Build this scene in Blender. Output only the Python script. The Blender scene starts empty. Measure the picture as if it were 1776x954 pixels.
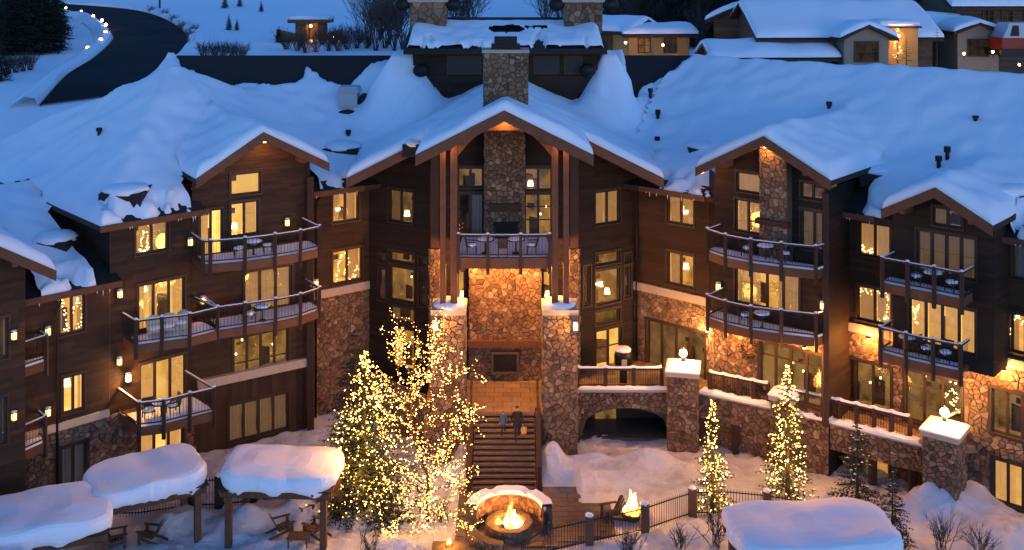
import bpy, bmesh, math, random
from mathutils import Vector, Matrix, noise
R = math.radians
random.seed(7)
# ------------------------------------------------------------------ camera, sky, sun, exposure
F, CX, HY, HC = 1815.0, 888.0, -40.0, 23.6      # focal length / principal point in photo pixels, eye height in metres
scene = bpy.context.scene
cam_d = bpy.data.cameras.new('camera'); cam = bpy.data.objects.new('camera', cam_d)
scene.collection.objects.link(cam); scene.camera = cam
cam.location = (0, 0, HC); cam.rotation_euler = (R(90), 0, 0)
cam_d.sensor_fit = 'HORIZONTAL'; cam_d.sensor_width = 36; cam_d.lens = 36*F/1776
cam_d.shift_y = -(477-HY)/1776; cam_d.clip_start = 0.5; cam_d.clip_end = 5000
w = bpy.data.worlds.new('World'); scene.world = w; w.use_nodes = True
nt = w.node_tree; nt.nodes.clear()
sky = nt.nodes.new('ShaderNodeTexSky'); sky.sky_type = 'NISHITA'; sky.sun_disc = False
SUN_EL, SUN_ROT = 8.0, 150.0
sky.sun_elevation = R(SUN_EL); sky.sun_rotation = R(SUN_ROT); sky.ozone_density = 6.0; sky.altitude = 2000
sky.dust_density = 0.3
bg = nt.nodes.new('ShaderNodeBackground'); bg.inputs[1].default_value = 0.15
wb = nt.nodes.new('ShaderNodeMix'); wb.data_type = 'RGBA'; wb.blend_type = 'MULTIPLY'; wb.inputs[0].default_value = 1
wb.inputs[7].default_value = (1.48, 1.13, 1.02, 1)
wo = nt.nodes.new('ShaderNodeOutputWorld')
nt.links.new(sky.outputs[0], wb.inputs[6]); nt.links.new(wb.outputs[2], bg.inputs[0]); nt.links.new(bg.outputs[0], wo.inputs[0])
sl = bpy.data.lights.new('sun', 'SUN'); sl.energy = 0.05; sl.angle = R(20); sl.color = (1.0, 0.85, 0.8)
so = bpy.data.objects.new('sun', sl); scene.collection.objects.link(so)
so.rotation_euler = (R(90-4), 0, R(180-SUN_ROT))
scene.view_settings.view_transform = 'Standard'; scene.view_settings.look = 'None'
scene.view_settings.exposure = 1.2; scene.view_settings.gamma = 1.0; scene.view_settings.use_curve_mapping = False
scene.cycles.use_denoising = True
scene.cycles.max_bounces = 4; scene.cycles.transparent_max_bounces = 12
scene.cycles.sample_clamp_indirect = 4.0; scene.cycles.use_light_tree = True

# ------------------------------------------------------------------ helpers
COL = scene.collection
def P(px, py, Y): return Vector(((px-CX)/F*Y, Y, HC-(py-HY)/F*Y))
def G(px, py, z=0.0):
    Y = F*(HC-z)/(py-HY); return Vector(((px-CX)/F*Y, Y, z))
def tag(o, label=None, cat=None, group=None, kind=None):
    if label: o['label'] = label
    if cat: o['category'] = cat
    if group: o['group'] = group
    if kind: o['kind'] = kind
    return o
def empty(name, loc=(0,0,0), rz=0, parent=None):
    o = bpy.data.objects.new(name, None); COL.objects.link(o); o.location = loc; o.rotation_euler = (0,0,rz)
    o.empty_display_size = .2
    if parent: o.parent = parent
    return o
def link(name, me, parent=None, loc=None, rz=0):
    o = bpy.data.objects.new(name, me); COL.objects.link(o)
    if parent: o.parent = parent
    if loc is not None: o.location = loc
    o.rotation_euler = (0,0,rz)
    return o
class MB:
    def __init__(s): s.v = []; s.f = []; s.m = []
    def add(s, vs, fs, mi=0):
        b = len(s.v); s.v += [tuple(p) for p in vs]; s.f += [tuple(i+b for i in f) for f in fs]; s.m += [mi]*len(fs); return s
    def quad(s, a, b, c, d, mi=0): return s.add([a,b,c,d], [(0,1,2,3)], mi)
    def hexa(s, b4, t4, mi=0):
        return s.add(list(b4)+list(t4), [(3,2,1,0),(4,5,6,7),(0,1,5,4),(1,2,6,5),(2,3,7,6),(3,0,4,7)], mi)
    def box(s, x0,x1,y0,y1,z0,z1, mi=0):
        return s.hexa([(x0,y0,z0),(x1,y0,z0),(x1,y1,z0),(x0,y1,z0)], [(x0,y0,z1),(x1,y0,z1),(x1,y1,z1),(x0,y1,z1)], mi)
    def bar(s, a, b, wd, hg, up=(0,0,1), mi=0):
        a = Vector(a); b = Vector(b); d = (b-a).normalized(); up = Vector(up)
        if abs(d.dot(up)) > .97: up = Vector((0,1,0))
        sd = d.cross(up).normalized()*wd/2; u = sd.cross(d).normalized()*hg/2
        return s.hexa([a-sd-u, a+sd-u, b+sd-u, b-sd-u], [a-sd+u, a+sd+u, b+sd+u, b-sd+u], mi)
    def tube(s, pts, rad, n=6, mi=0, cap=True):
        pts = [Vector(p) for p in pts]
        if not hasattr(rad, '__len__'): rad = [rad]*len(pts)
        vs = []; fs = []
        for i, p in enumerate(pts):
            d = (pts[min(i+1,len(pts)-1)]-pts[max(i-1,0)])
            if d.length < 1e-6: d = Vector((0,0,1))
            d.normalize(); a = d.cross(Vector((0,0,1)) if abs(d.z) < .9 else Vector((1,0,0))).normalized(); b = d.cross(a)
            for k in range(n):
                t = 2*math.pi*k/n; vs.append(p+(a*math.cos(t)+b*math.sin(t))*rad[i])
        for i in range(len(pts)-1):
            for k in range(n): fs.append((i*n+k, i*n+(k+1)%n, (i+1)*n+(k+1)%n, (i+1)*n+k))
        if cap: fs.append(tuple(range(n-1,-1,-1))); fs.append(tuple((len(pts)-1)*n+k for k in range(n)))
        return s.add(vs, fs, mi)
    def lathe(s, c, prof, n=16, mi=0):
        c = Vector(c); vs = []; fs = []
        for r, z in prof:
            for k in range(n): t = 2*math.pi*k/n; vs.append(c+Vector((r*math.cos(t), r*math.sin(t), z)))
        for i in range(len(prof)-1):
            for k in range(n): fs.append((i*n+k, i*n+(k+1)%n, (i+1)*n+(k+1)%n, (i+1)*n+k))
        fs.append(tuple(range(n-1,-1,-1))); fs.append(tuple((len(prof)-1)*n+k for k in range(n)))
        return s.add(vs, fs, mi)
    def octa(s, c, r, mi=0):
        c = Vector(c)
        return s.add([c+Vector(q)*r for q in ((1,0,0),(-1,0,0),(0,1,0),(0,-1,0),(0,0,1),(0,0,-1))],
                     [(0,2,4),(2,1,4),(1,3,4),(3,0,4),(2,0,5),(1,2,5),(3,1,5),(0,3,5)], mi)
    def ball(s, c, rx, ry, rz, n=10, m=6, mi=0, nz=0, seed=0):
        c = Vector(c); vs = []; fs = []
        for j in range(m+1):
            ph = math.pi*j/m
            for k in range(n):
                t = 2*math.pi*k/n; q = Vector((math.sin(ph)*math.cos(t), math.sin(ph)*math.sin(t), math.cos(ph)))
                f = 1+nz*noise.noise(q*1.7+Vector((seed,seed*2.1,0)))
                vs.append(c+Vector((q.x*rx*f, q.y*ry*f, q.z*rz*f)))
        for j in range(m):
            for k in range(n): fs.append((j*n+k, (j+1)*n+k, (j+1)*n+(k+1)%n, j*n+(k+1)%n))
        return s.add(vs, fs, mi)
    def mesh(s, name, mat, smooth=False):
        me = bpy.data.meshes.new(name); me.from_pydata(s.v, [], s.f)
        for mm in (mat if isinstance(mat, (list,tuple)) else [mat]): me.materials.append(mm)
        if any(s.m): me.polygons.foreach_set('material_index', s.m)
        if smooth: me.polygons.foreach_set('use_smooth', [True]*len(me.polygons))
        me.update(); return me
    def build(s, name, mat, parent=None, smooth=False, kind=None, loc=None, rz=0):
        o = link(name, s.mesh(name, mat, smooth), parent, loc, rz)
        if kind: o['kind'] = kind
        return o
def copy_tree(o, parent=None, loc=None, rz=None, label=None):
    c = o.copy(); COL.objects.link(c); c.parent = parent
    if loc is not None: c.location = loc
    if rz is not None: c.rotation_euler = (0,0,rz)
    if label: c['label'] = label
    for ch in [x for x in bpy.data.objects if x.parent == o]: copy_tree(ch, c)
    return c

# ------------------------------------------------------------------ materials
def new_mat(name):
    m = bpy.data.materials.new(name); m.use_nodes = True
    n = m.node_tree; b = n.nodes['Principled BSDF']; return m, n, b
def N(nt, typ, **kw):
    n = nt.nodes.new('ShaderNode'+typ)
    for k, v in kw.items(): setattr(n, k, v)
    return n
def mixcol(nt, fac, a, b):
    m = N(nt, 'Mix', data_type='RGBA')
    if hasattr(fac, 'is_output'): nt.links.new(fac, m.inputs[0])
    else: m.inputs[0].default_value = fac
    for i, c in ((6,a),(7,b)):
        if hasattr(c, 'is_output'): nt.links.new(c, m.inputs[i])
        else: m.inputs[i].default_value = (*c[:3], 1)
    return m.outputs[2]
def noise_out(nt, scale, detail=4, coord='Object', rough=.6, vec=None):
    n = N(nt, 'TexNoise'); n.inputs['Scale'].default_value = scale; n.inputs['Detail'].default_value = detail; n.inputs['Roughness'].default_value = rough
    if vec is None:
        tc = N(nt, 'TexCoord'); vec = tc.outputs[coord]
    nt.links.new(vec, n.inputs['Vector']); return n.outputs['Fac']
def set_bump(nt, b, h, strength, dist=.02):
    bp = N(nt, 'Bump'); bp.inputs['Strength'].default_value = strength; bp.inputs['Distance'].default_value = dist
    nt.links.new(h, bp.inputs['Height']); nt.links.new(bp.outputs[0], b.inputs['Normal'])
def M(name, col, rough=.8, var=.3, scale=3, bump=.3, bscale=25, metal=0, spec=.3):
    m, n, b = new_mat(name)
    f = noise_out(n, scale, 5)
    c = mixcol(n, f, [x*(1-var) for x in col], [min(1,x*(1+var)) for x in col])
    n.links.new(c, b.inputs['Base Color']); b.inputs['Roughness'].default_value = rough; b.inputs['Metallic'].default_value = metal
    b.inputs['Specular IOR Level'].default_value = spec
    if bump: set_bump(n, b, noise_out(n, bscale, 4), bump)
    return m
def wood(name, col, axis=2, board=.19, var=.6, lap=.9):
    m, n, b = new_mat(name)
    g = N(n, 'NewGeometry'); sp = N(n, 'SeparateXYZ'); n.links.new(g.outputs['Position'], sp.inputs[0])
    dv = N(n, 'Math', operation='DIVIDE'); n.links.new(sp.outputs[axis], dv.inputs[0]); dv.inputs[1].default_value = board
    fr = N(n, 'Math', operation='FRACT'); n.links.new(dv.outputs[0], fr.inputs[0])
    fl = N(n, 'Math', operation='FLOOR'); n.links.new(dv.outputs[0], fl.inputs[0])
    w0 = N(n, 'TexWhiteNoise', noise_dimensions='1D'); n.links.new(fl.outputs[0], w0.inputs['W'])
    al = N(n, 'Math', operation='ADD'); n.links.new(sp.outputs[0 if axis == 2 else 2], al.inputs[0]); n.links.new(sp.outputs[1], al.inputs[1])
    sg = N(n, 'Math', operation='MULTIPLY_ADD'); n.links.new(w0.outputs['Value'], sg.inputs[0]); sg.inputs[1].default_value = 9.0; n.links.new(al.outputs[0], sg.inputs[2])
    s3 = N(n, 'Math', operation='DIVIDE'); n.links.new(sg.outputs[0], s3.inputs[0]); s3.inputs[1].default_value = 2.7
    s4 = N(n, 'Math', operation='FLOOR'); n.links.new(s3.outputs[0], s4.inputs[0])
    cv = N(n, 'CombineXYZ'); n.links.new(fl.outputs[0], cv.inputs[0]); n.links.new(s4.outputs[0], cv.inputs[1])
    wn = N(n, 'TexWhiteNoise', noise_dimensions='2D'); n.links.new(cv.outputs[0], wn.inputs['Vector'])
    mp = N(n, 'Mapping'); n.links.new(g.outputs['Position'], mp.inputs[0]); mp.inputs['Scale'].default_value = (1.2,1.2,9)
    gr = noise_out(n, 1.6, 6, vec=mp.outputs[0])
    ad = N(n, 'Math', operation='ADD'); n.links.new(gr, ad.inputs[0]); n.links.new(wn.outputs['Value'], ad.inputs[1])
    hf = N(n, 'Math', operation='MULTIPLY'); n.links.new(ad.outputs[0], hf.inputs[0]); hf.inputs[1].default_value = .5
    c = mixcol(n, hf.outputs[0], [x*(1-var) for x in col], [x*(1+var) for x in col])
    n.links.new(c, b.inputs['Base Color']); b.inputs['Roughness'].default_value = .75; b.inputs['Specular IOR Level'].default_value = .25
    iv = N(n, 'Math', operation='SUBTRACT'); iv.inputs[0].default_value = 1; n.links.new(fr.outputs[0], iv.inputs[1])
    set_bump(n, b, iv.outputs[0], lap, .035)
    return m
def ramp(nt, fac, stops):
    r = N(nt, 'ValToRGB'); nt.links.new(fac, r.inputs[0]); e = r.color_ramp.elements
    while len(e) < len(stops): e.new(.5)
    for k, (p, c) in enumerate(stops): e[k].position = p; e[k].color = (*c, 1)
    return r.outputs[0]
def stone_mat(name, k=1.0):
    m, n, b = new_mat(name)
    g = N(n, 'NewGeometry'); oi = N(n, 'ObjectInfo')
    a = N(n, 'Math', operation='ADD'); n.links.new(g.outputs['Random Per Island'], a.inputs[0]); n.links.new(oi.outputs['Random'], a.inputs[1])
    f = N(n, 'Math', operation='FRACT'); n.links.new(a.outputs[0], f.inputs[0])
    c = ramp(n, f.outputs[0], [(0,(.085*k,.052*k,.034*k)),(.25,(.16*k,.092*k,.056*k)),(.5,(.21*k,.13*k,.08*k)),(.7,(.14*k,.094*k,.066*k)),(.9,(.24*k,.16*k,.10*k)),(1,(.31*k,.22*k,.15*k))])
    ng = noise_out(n, 7, 6, vec=g.outputs['Position'])
    c2 = mixcol(n, ng, (.3,.28,.26), (1.5,1.45,1.4))
    mx = N(n, 'Mix', data_type='RGBA', blend_type='MULTIPLY'); mx.inputs[0].default_value = 1
    n.links.new(c, mx.inputs[6]); n.links.new(c2, mx.inputs[7]); n.links.new(mx.outputs[2], b.inputs['Base Color'])
    b.inputs['Roughness'].default_value = .85; b.inputs['Specular IOR Level'].default_value = .25
    set_bump(n, b, noise_out(n, 14, 6, vec=g.outputs['Position']), .5, .05)
    return m
def emit(name, col, s):
    m = bpy.data.materials.new(name); m.use_nodes = True; n = m.node_tree; n.nodes.clear()
    e = N(n, 'Emission'); e.inputs[0].default_value = (*col,1); e.inputs[1].default_value = s
    o = N(n, 'OutputMaterial'); n.links.new(e.outputs[0], o.inputs[0]); return m
def room_mat(name, ca, cb, s, sc=1.4):
    m = bpy.data.materials.new(name); m.use_nodes = True; n = m.node_tree; n.nodes.clear()
    g = N(n, 'NewGeometry'); mp = N(n, 'Mapping'); n.links.new(g.outputs['Position'], mp.inputs[0]); mp.inputs['Scale'].default_value = (1,1,.8)
    f = noise_out(n, sc, 3, vec=mp.outputs[0]); rp = ramp(n, f, [(.30,cb),(.62,ca)])
    e = N(n, 'Emission'); n.links.new(rp, e.inputs[0])  # room walls emit by themselves, lighter and darker blotches in place of lamplight
    oi = N(n, 'ObjectInfo'); mr = N(n, 'MapRange'); n.links.new(oi.outputs['Random'], mr.inputs[0]); mr.inputs[3].default_value = s*.55; mr.inputs[4].default_value = s*1.35; n.links.new(mr.outputs[0], e.inputs[1])
    o = N(n, 'OutputMaterial'); n.links.new(e.outputs[0], o.inputs[0]); return m
def curtain_mat(name, col, s, base=(.22,.13,.05)):
    m, n, b = new_mat(name)
    tc = N(n, 'TexCoord'); g = N(n, 'NewGeometry')
    b.inputs['Base Color'].default_value = (*base,1); b.inputs['Roughness'].default_value = .9
    f = noise_out(n, 3, 2, vec=g.outputs['Position'])
    c = mixcol(n, f, [x*.55 for x in col], col)
    n.links.new(c, b.inputs['Emission Color']); b.inputs['Emission Strength'].default_value = s  # backlight from the room is put into the cloth as its own glow
    return m
def snow_mat(name, col=(.86,.88,.92), bump=.25, bs=2.2):
    m, n, b = new_mat(name)
    g = N(n, 'NewGeometry')
    f = noise_out(n, .7, 4, vec=g.outputs['Position'])
    n.links.new(mixcol(n, f, [x*.93 for x in col], col), b.inputs['Base Color'])
    b.inputs['Roughness'].default_value = .6; b.inputs['Specular IOR Level'].default_value = .2
    h = N(n, 'Math', operation='ADD'); n.links.new(noise_out(n, bs, 5, vec=g.outputs['Position']), h.inputs[0])
    h2 = N(n, 'Math', operation='MULTIPLY'); n.links.new(noise_out(n, 30, 3, vec=g.outputs['Position']), h2.inputs[0]); h2.inputs[1].default_value = .25
    n.links.new(h2.outputs[0], h.inputs[1]); set_bump(n, b, h.outputs[0], bump, .12)
    return m
def trodden_snow(name):
    m, n, b = new_mat(name); g = N(n, 'NewGeometry'); pos = g.outputs['Position']
    f = noise_out(n, .9, 5, vec=pos); dirt = noise_out(n, .55, 6, vec=pos, rough=.7)
    sp = N(n, 'SeparateXYZ'); n.links.new(pos, sp.inputs[0]); lim = N(n, 'MapRange'); n.links.new(sp.outputs[1], lim.inputs[0]); lim.inputs[1].default_value = 60; lim.inputs[2].default_value = 52; lim.inputs[3].default_value = 0; lim.inputs[4].default_value = 1
    dm = N(n, 'MapRange'); n.links.new(dirt, dm.inputs[0]); dm.inputs[1].default_value = .52; dm.inputs[2].default_value = .72; dm.inputs[4].default_value = .75
    mm = N(n, 'Math', operation='MULTIPLY'); n.links.new(dm.outputs[0], mm.inputs[0]); n.links.new(lim.outputs[0], mm.inputs[1])
    c = mixcol(n, lim.outputs[0], (.88,.89,.92), mixcol(n, f, (.60,.62,.67), (.74,.76,.80))); c = mixcol(n, mm.outputs[0], c, (.34,.29,.26)); n.links.new(c, b.inputs['Base Color'])
    b.inputs['Roughness'].default_value = .65; b.inputs['Specular IOR Level'].default_value = .2
    v = N(n, 'TexVoronoi', feature='SMOOTH_F1'); v.inputs['Scale'].default_value = 2.6; n.links.new(pos, v.inputs['Vector'])
    v2 = noise_out(n, 5.5, 6, vec=pos, rough=.7)
    ad = N(n, 'Math', operation='MULTIPLY_ADD'); n.links.new(v.outputs['Distance'], ad.inputs[0]); ad.inputs[1].default_value = .9; n.links.new(v2, ad.inputs[2])
    h = N(n, 'Math', operation='MULTIPLY'); n.links.new(ad.outputs[0], h.inputs[0]); n.links.new(lim.outputs[0], h.inputs[1])
    set_bump(n, b, h.outputs[0], .9, .16); return m
def glass_mat(name, tint=(1,1,1), gl=.9):
    m = bpy.data.materials.new(name); m.use_nodes = True; n = m.node_tree; n.nodes.clear()
    t = N(n, 'BsdfTransparent'); t.inputs[0].default_value = (*tint,1)
    gs = N(n, 'BsdfGlossy'); gs.inputs['Roughness'].default_value = .03; gs.inputs[0].default_value = (gl,gl,gl,1)
    fr = N(n, 'Fresnel'); fr.inputs[0].default_value = 1.5
    mx = N(n, 'MixShader'); n.links.new(fr.outputs[0], mx.inputs[0]); n.links.new(t.outputs[0], mx.inputs[1]); n.links.new(gs.outputs[0], mx.inputs[2])
    o = N(n, 'OutputMaterial'); n.links.new(mx.outputs[0], o.inputs[0]); return m
SNOW = snow_mat('snow', bump=.15); SNOWG = trodden_snow('ground_snow')
SIDING = wood('siding', (.044,.021,.0095)); SIDING2 = wood('dark_siding', (.028,.0145,.0075)); VSIDE = wood('board_wall', (.048,.025,.013), 0, .22)
TIMBER = M('timber', (.125,.052,.025), .65, .45, 2.5, .3, 18); TIMBER_D = M('dark_timber', (.05,.022,.013), .7, .35, 3, .3, 20)
FRAME = M('window_frame', (.045,.025,.016), .5, .25, 4, .1); BRACKET = M('black_iron', (.02,.019,.018), .5, .3, 6, .1, metal=.6)
STONE = stone_mat('rubble_stone', 1.2); MORTAR = M('mortar', (.10,.07,.046), .95, .3, 8, .6, 40)
LEDGE = M('limestone', (.42,.33,.25), .8, .15, 4, .3, 22); SHINGLE = M('shingle', (.022,.018,.017), .85, .5, 5, .7, 16)
ASPHALT = M('asphalt', (.020,.019,.020), .9, .35, .35, .4, 30, spec=.08); CONC = M('pavers', (.12,.095,.075), .5, .35, 2, .5, 12)
RESIN = M('patio_furniture', (.03,.024,.02), .6, .3, 5, .1); WICKER = M('pale_wicker', (.5,.46,.42), .8, .2, 10, .4, 40)
ADIR = M('weathered_wood', (.10,.06,.038), .8, .4, 8, .4, 30)
GLASS = glass_mat('window_glass')
ROOMS = {'b': room_mat('room_bright', (1.0,.58,.13), (.72,.34,.06), .72, .8), 'w': room_mat('room_warm', (.85,.41,.085), (.28,.11,.02), .5, .9),
         'd': room_mat('room_dim', (.30,.15,.05), (.05,.022,.009), .42, 1.2), 'k': room_mat('room_dark', (.03,.02,.014), (.006,.005,.005), .5, 1.4),
         's': room_mat('room_store', (.42,.21,.055), (.06,.028,.012), .36, .9)}
CURT = {'b': curtain_mat('curtain_bright', (1,.50,.12), .34), 'w': curtain_mat('curtain_warm', (.85,.42,.13), .22), 'd': curtain_mat('curtain_dim', (.6,.32,.12), .09),
        'k': curtain_mat('curtain_dark', (.3,.22,.17), .02, (.28,.26,.25)), 's': curtain_mat('curtain_store', (.6,.34,.12), .09)}
LAMP = emit('lamp_shade_glow', (1,.60,.22), 3.0); BULB = emit('bulb_glow', (1,.48,.10), 3.6); BULB_HI = emit('bulb_bright', (1,.52,.14), 22.0); BULB2 = emit('window_bulb_glow', (1,.62,.2), 4.0)
LANT = emit('lantern_glow', (1,.56,.2), 1.6); LANT_RD = emit('road_lamp_glow', (1,.56,.24), 9.0); LANT_HI = emit('lantern_bright', (1,.58,.2), 25.0); FLAME = emit('flame_glow', (1,.36,.05), 3.5); FLAME2 = emit('flame_core', (1,.55,.14), 9.0)
NEEDLE = M('spruce_needles', (.035,.055,.028), .8, .5, 4, 0); NEEDLE_D = M('dark_needles', (.018,.028,.020), .85, .5, 3, 0)
BARK = M('bark', (.07,.045,.03), .9, .4, 8, .6, 30); TWIG = M('bare_twigs', (.075,.05,.042), .9, .3, 5, 0)
def plight(name, loc, watts, col=(1,.46,.13), rad=.06, parent=None):
    l = bpy.data.lights.new(name, 'POINT'); l.energy = watts; l.color = col; l.shadow_soft_size = rad
    o = bpy.data.objects.new(name, l); COL.objects.link(o); o.location = loc
    if parent: o.parent = parent
    return o

# ------------------------------------------------------------------ wall frames
class Wall:
    def __init__(s, A, B):
        s.A = Vector((A[0],A[1])); s.B = Vector((B[0],B[1])); d = s.B-s.A; s.L = d.length; s.d = d/s.L
        s.n = Vector((s.d.y, -s.d.x))
    def pt(s, u, z, o=0.0):
        p = s.A+s.d*u+s.n*o; return Vector((p.x, p.y, z))
    def uz(s, px, py, o=0.0):
        rx = (px-CX)/F; a = s.A+s.n*o
        # A + d*u = Y*(rx,1)
        det = s.d.x*(-1)-s.d.y*(-rx)
        Y = (s.d.x*(-a.y)-s.d.y*(-a.x))/det
        u = (Vector((rx*Y, Y))-a).dot(s.d)
        return u, HC-(py-HY)/F*Y
    def rect(s, x0, x1, y0, y1, o=0.0):
        ym = (y0+y1)/2; xm = (x0+x1)/2
        return s.uz(x0,ym,o)[0], s.uz(x1,ym,o)[0], s.uz(xm,y1,o)[1], s.uz(xm,y0,o)[1]
    def inset(s, o, e0=0, e1=0):
        return Wall(s.A+s.n*o-s.d*e0, s.B+s.n*o+s.d*e1)
def clip_poly(poly, a, b, c):           # keep a*u+b*z <= c
    out = []
    for i in range(len(poly)):
        p, q = poly[i], poly[(i+1)%len(poly)]
        dp, dq = a*p[0]+b*p[1]-c, a*q[0]+b*q[1]-c
        if dp <= 0: out.append(p)
        if (dp < 0 < dq) or (dq < 0 < dp):
            t = dp/(dp-dq); out.append((p[0]+(q[0]-p[0])*t, p[1]+(q[1]-p[1])*t))
    return out
def wall_mesh(W, u0, u1, z0, z1, holes=(), clips=(), depth=.3, o=0.0):
    mb = MB()
    us = sorted(set([u0,u1]+[x for h in holes for x in h[:2] if u0 < x < u1]))
    zs = sorted(set([z0,z1]+[x for h in holes for x in h[2:] if z0 < x < z1]))
    for i in range(len(us)-1):
        for j in range(len(zs)-1):
            cu, cz = (us[i]+us[i+1])/2, (zs[j]+zs[j+1])/2
            if any(h[0] < cu < h[1] and h[2] < cz < h[3] for h in holes): continue
            poly = [(us[i],zs[j]),(us[i+1],zs[j]),(us[i+1],zs[j+1]),(us[i],zs[j+1])]
            for c in clips: poly = clip_poly(poly, *c) if poly else poly
            if len(poly) > 2: mb.add([W.pt(u,z,o) for u,z in poly], [tuple(range(len(poly)))])
    for h in holes:
        c = [(h[0],h[2]),(h[1],h[2]),(h[1],h[3]),(h[0],h[3])]
        for k in range(4):
            p, q = c[k], c[(k+1)%4]
            mb.quad(W.pt(*p,o), W.pt(*p,o-depth), W.pt(*q,o-depth), W.pt(*q,o))
    return mb
STONES = []     # (size on picture, mesh builder data, parent)
def voronoi_stones(W, u0, u1, z0, z1, parent, holes=(), clips=(), o=0.0, su=.30, sz=.18, seed=1, proud=(.03,.08)):
    rnd = random.Random(seed); nu = max(1, round((u1-u0)/su)); nz = max(1, round((z1-z0)/sz))
    du, dz = (u1-u0)/nu, (z1-z0)/nz; pts = {}
    for j in range(-1, nz+1):
        for i in range(-1, nu+1):
            pts[i,j] = (u0+(i+.5+(.5 if j%2 else 0)*.8-.2+rnd.uniform(-.45,.45))*du, z0+(j+.5+rnd.uniform(-.45,.45))*dz)
            if rnd.random() < .2: del pts[i,j]
    for (i,j), p in pts.items():
        poly = [(p[0]-du*1.5,p[1]-dz*1.5),(p[0]+du*1.5,p[1]-dz*1.5),(p[0]+du*1.5,p[1]+dz*1.5),(p[0]-du*1.5,p[1]+dz*1.5)]
        for a in (-2,-1,0,1,2):
            for b in (-2,-1,0,1,2):
                q = pts.get((i+a,j+b))
                if q is None or (a == 0 and b == 0): continue
                nx, ny = q[0]-p[0], q[1]-p[1]; l = math.hypot(nx,ny)
                poly = clip_poly(poly, nx/l, ny/l, (nx*(p[0]+q[0])/2+ny*(p[1]+q[1])/2)/l-.012)
                if len(poly) < 3: break
            if len(poly) < 3: break
        if len(poly) < 3: continue
        for c in ((-1,0,-u0),(1,0,u1),(0,-1,-z0),(0,1,z1)): poly = clip_poly(poly, *c) if poly else poly
        for c in clips: poly = clip_poly(poly, *c) if poly else poly
        for h in holes:
            if len(poly) < 3: break
            cu = sum(q[0] for q in poly)/len(poly); cz = sum(q[1] for q in poly)/len(poly)
            if all(q[0] <= h[0] or q[0] >= h[1] or q[1] <= h[2] or q[1] >= h[3] for q in poly) and not (h[0] < cu < h[1] and h[2] < cz < h[3]): continue
            ds = [(h[0]-cu,(1,0,h[0])),(cu-h[1],(-1,0,-h[1])),(h[2]-cz,(0,1,h[2])),(cz-h[3],(0,-1,-h[3]))]
            best = max(ds, key=lambda t: t[0])
            if best[0] < -.02: poly = []
            else: poly = clip_poly(poly, *best[1])
        if len(poly) < 3: continue
        n = len(poly); cu = sum(q[0] for q in poly)/n; cz = sum(q[1] for q in poly)/n
        area = abs(sum(poly[k][0]*poly[(k+1)%n][1]-poly[(k+1)%n][0]*poly[k][1] for k in range(n)))/2
        if area < .006: continue
        pr = rnd.uniform(*proud); vs = []; fs = []
        for k2, (sc, dd) in enumerate(((1,0.0),(.95,pr*.7),(.78,pr))):
            for q in poly: vs.append(W.pt(cu+(q[0]-cu)*sc, cz+(q[1]-cz)*sc, o+dd+(rnd.uniform(-.012,.012) if k2 else 0)))
        for r in (0,1):
            for k in range(n): fs.append((r*n+k, r*n+(k+1)%n, (r+1)*n+(k+1)%n, (r+1)*n+k))
        fs.append(tuple(2*n+k for k in range(n)))
        Y = W.pt(cu,cz).y
        STONES.append((area/(Y*Y), vs, fs, parent))
def flush_stones():
    STONES.sort(key=lambda s: -s[0])
    rest = {}
    for k, (a, vs, fs, par) in enumerate(STONES):
        if k < 300:
            mb = MB(); mb.add(vs, fs); mb.build('stone', STONE, par)
        else:
            rest.setdefault(par.name, (par, MB()))[1].add(vs, fs)
    for par, mb in rest.values():
        mb.build('small_stones', STONE, par, kind='stuff')
# ------------------------------------------------------------------ ground, road
def lerp(a,b,t): return a+(b-a)*t
def pw(x, pts):
    if x <= pts[0][0]: return pts[0][1]
    for (x0,y0),(x1,y1) in zip(pts, pts[1:]):
        if x <= x1: return lerp(y0,y1,(x-x0)/(x1-x0))
    return pts[-1][1]
def sstep(a,b,x):
    t = min(1,max(0,(x-a)/(b-a))); return t*t*(3-2*t)
MOUNDS = []   # x, y, rx, ry, h
def mound(px, py, rx, ry, h, z=0): g = G(px,py,z); MOUNDS.append((g.x,g.y,rx,ry,h))
for a in ((990,842,1.5,1.0,.75),(960,815,1.0,.8,.6),(1075,835,1.6,.9,.55),(1140,815,1.8,1.0,.6),(1195,850,1.8,1.2,.35),(1110,812,1.6,.7,.4),(1040,815,1.0,.6,.4),
          (770,832,1.2,.9,.45),(700,850,1.6,1.2,.5),(430,905,1.1,.8,.75),(520,895,1.2,.7,.8),(330,900,1.2,.8,.5),(280,915,1.0,.6,.4),(390,925,1.4,.7,.3),
          (1660,890,2.2,1.1,.9),(1600,885,1.4,.9,.6),(1740,930,2.4,1.2,.5),(1560,905,1.6,1.2,.4),(1440,860,1.6,1.0,.35),(1300,860,1.5,.9,.3),(690,948,1.2,.5,.5),(1690,870,1.0,.8,.7),
          (640,900,1.2,.9,.4),(951,792,.55,1.0,1.5),(958,822,.7,.8,.9),(803,796,.5,1.0,1.3),(797,830,.6,.8,.6),(1180,920,1.6,.8,.25),(1090,950,1.4,.6,.2),(1020,812,1.2,.8,.5)): mound(*a)
PLAZA = (-2.4, 4.4, 41.5, 48.4)
def plaza_d(x,y): return max(PLAZA[0]-x, x-PLAZA[1], y-PLAZA[3], (43.05+.38*(x-1.2))-y, (41.5-y), (y-46.9) if x>3.0 else -9)
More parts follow.
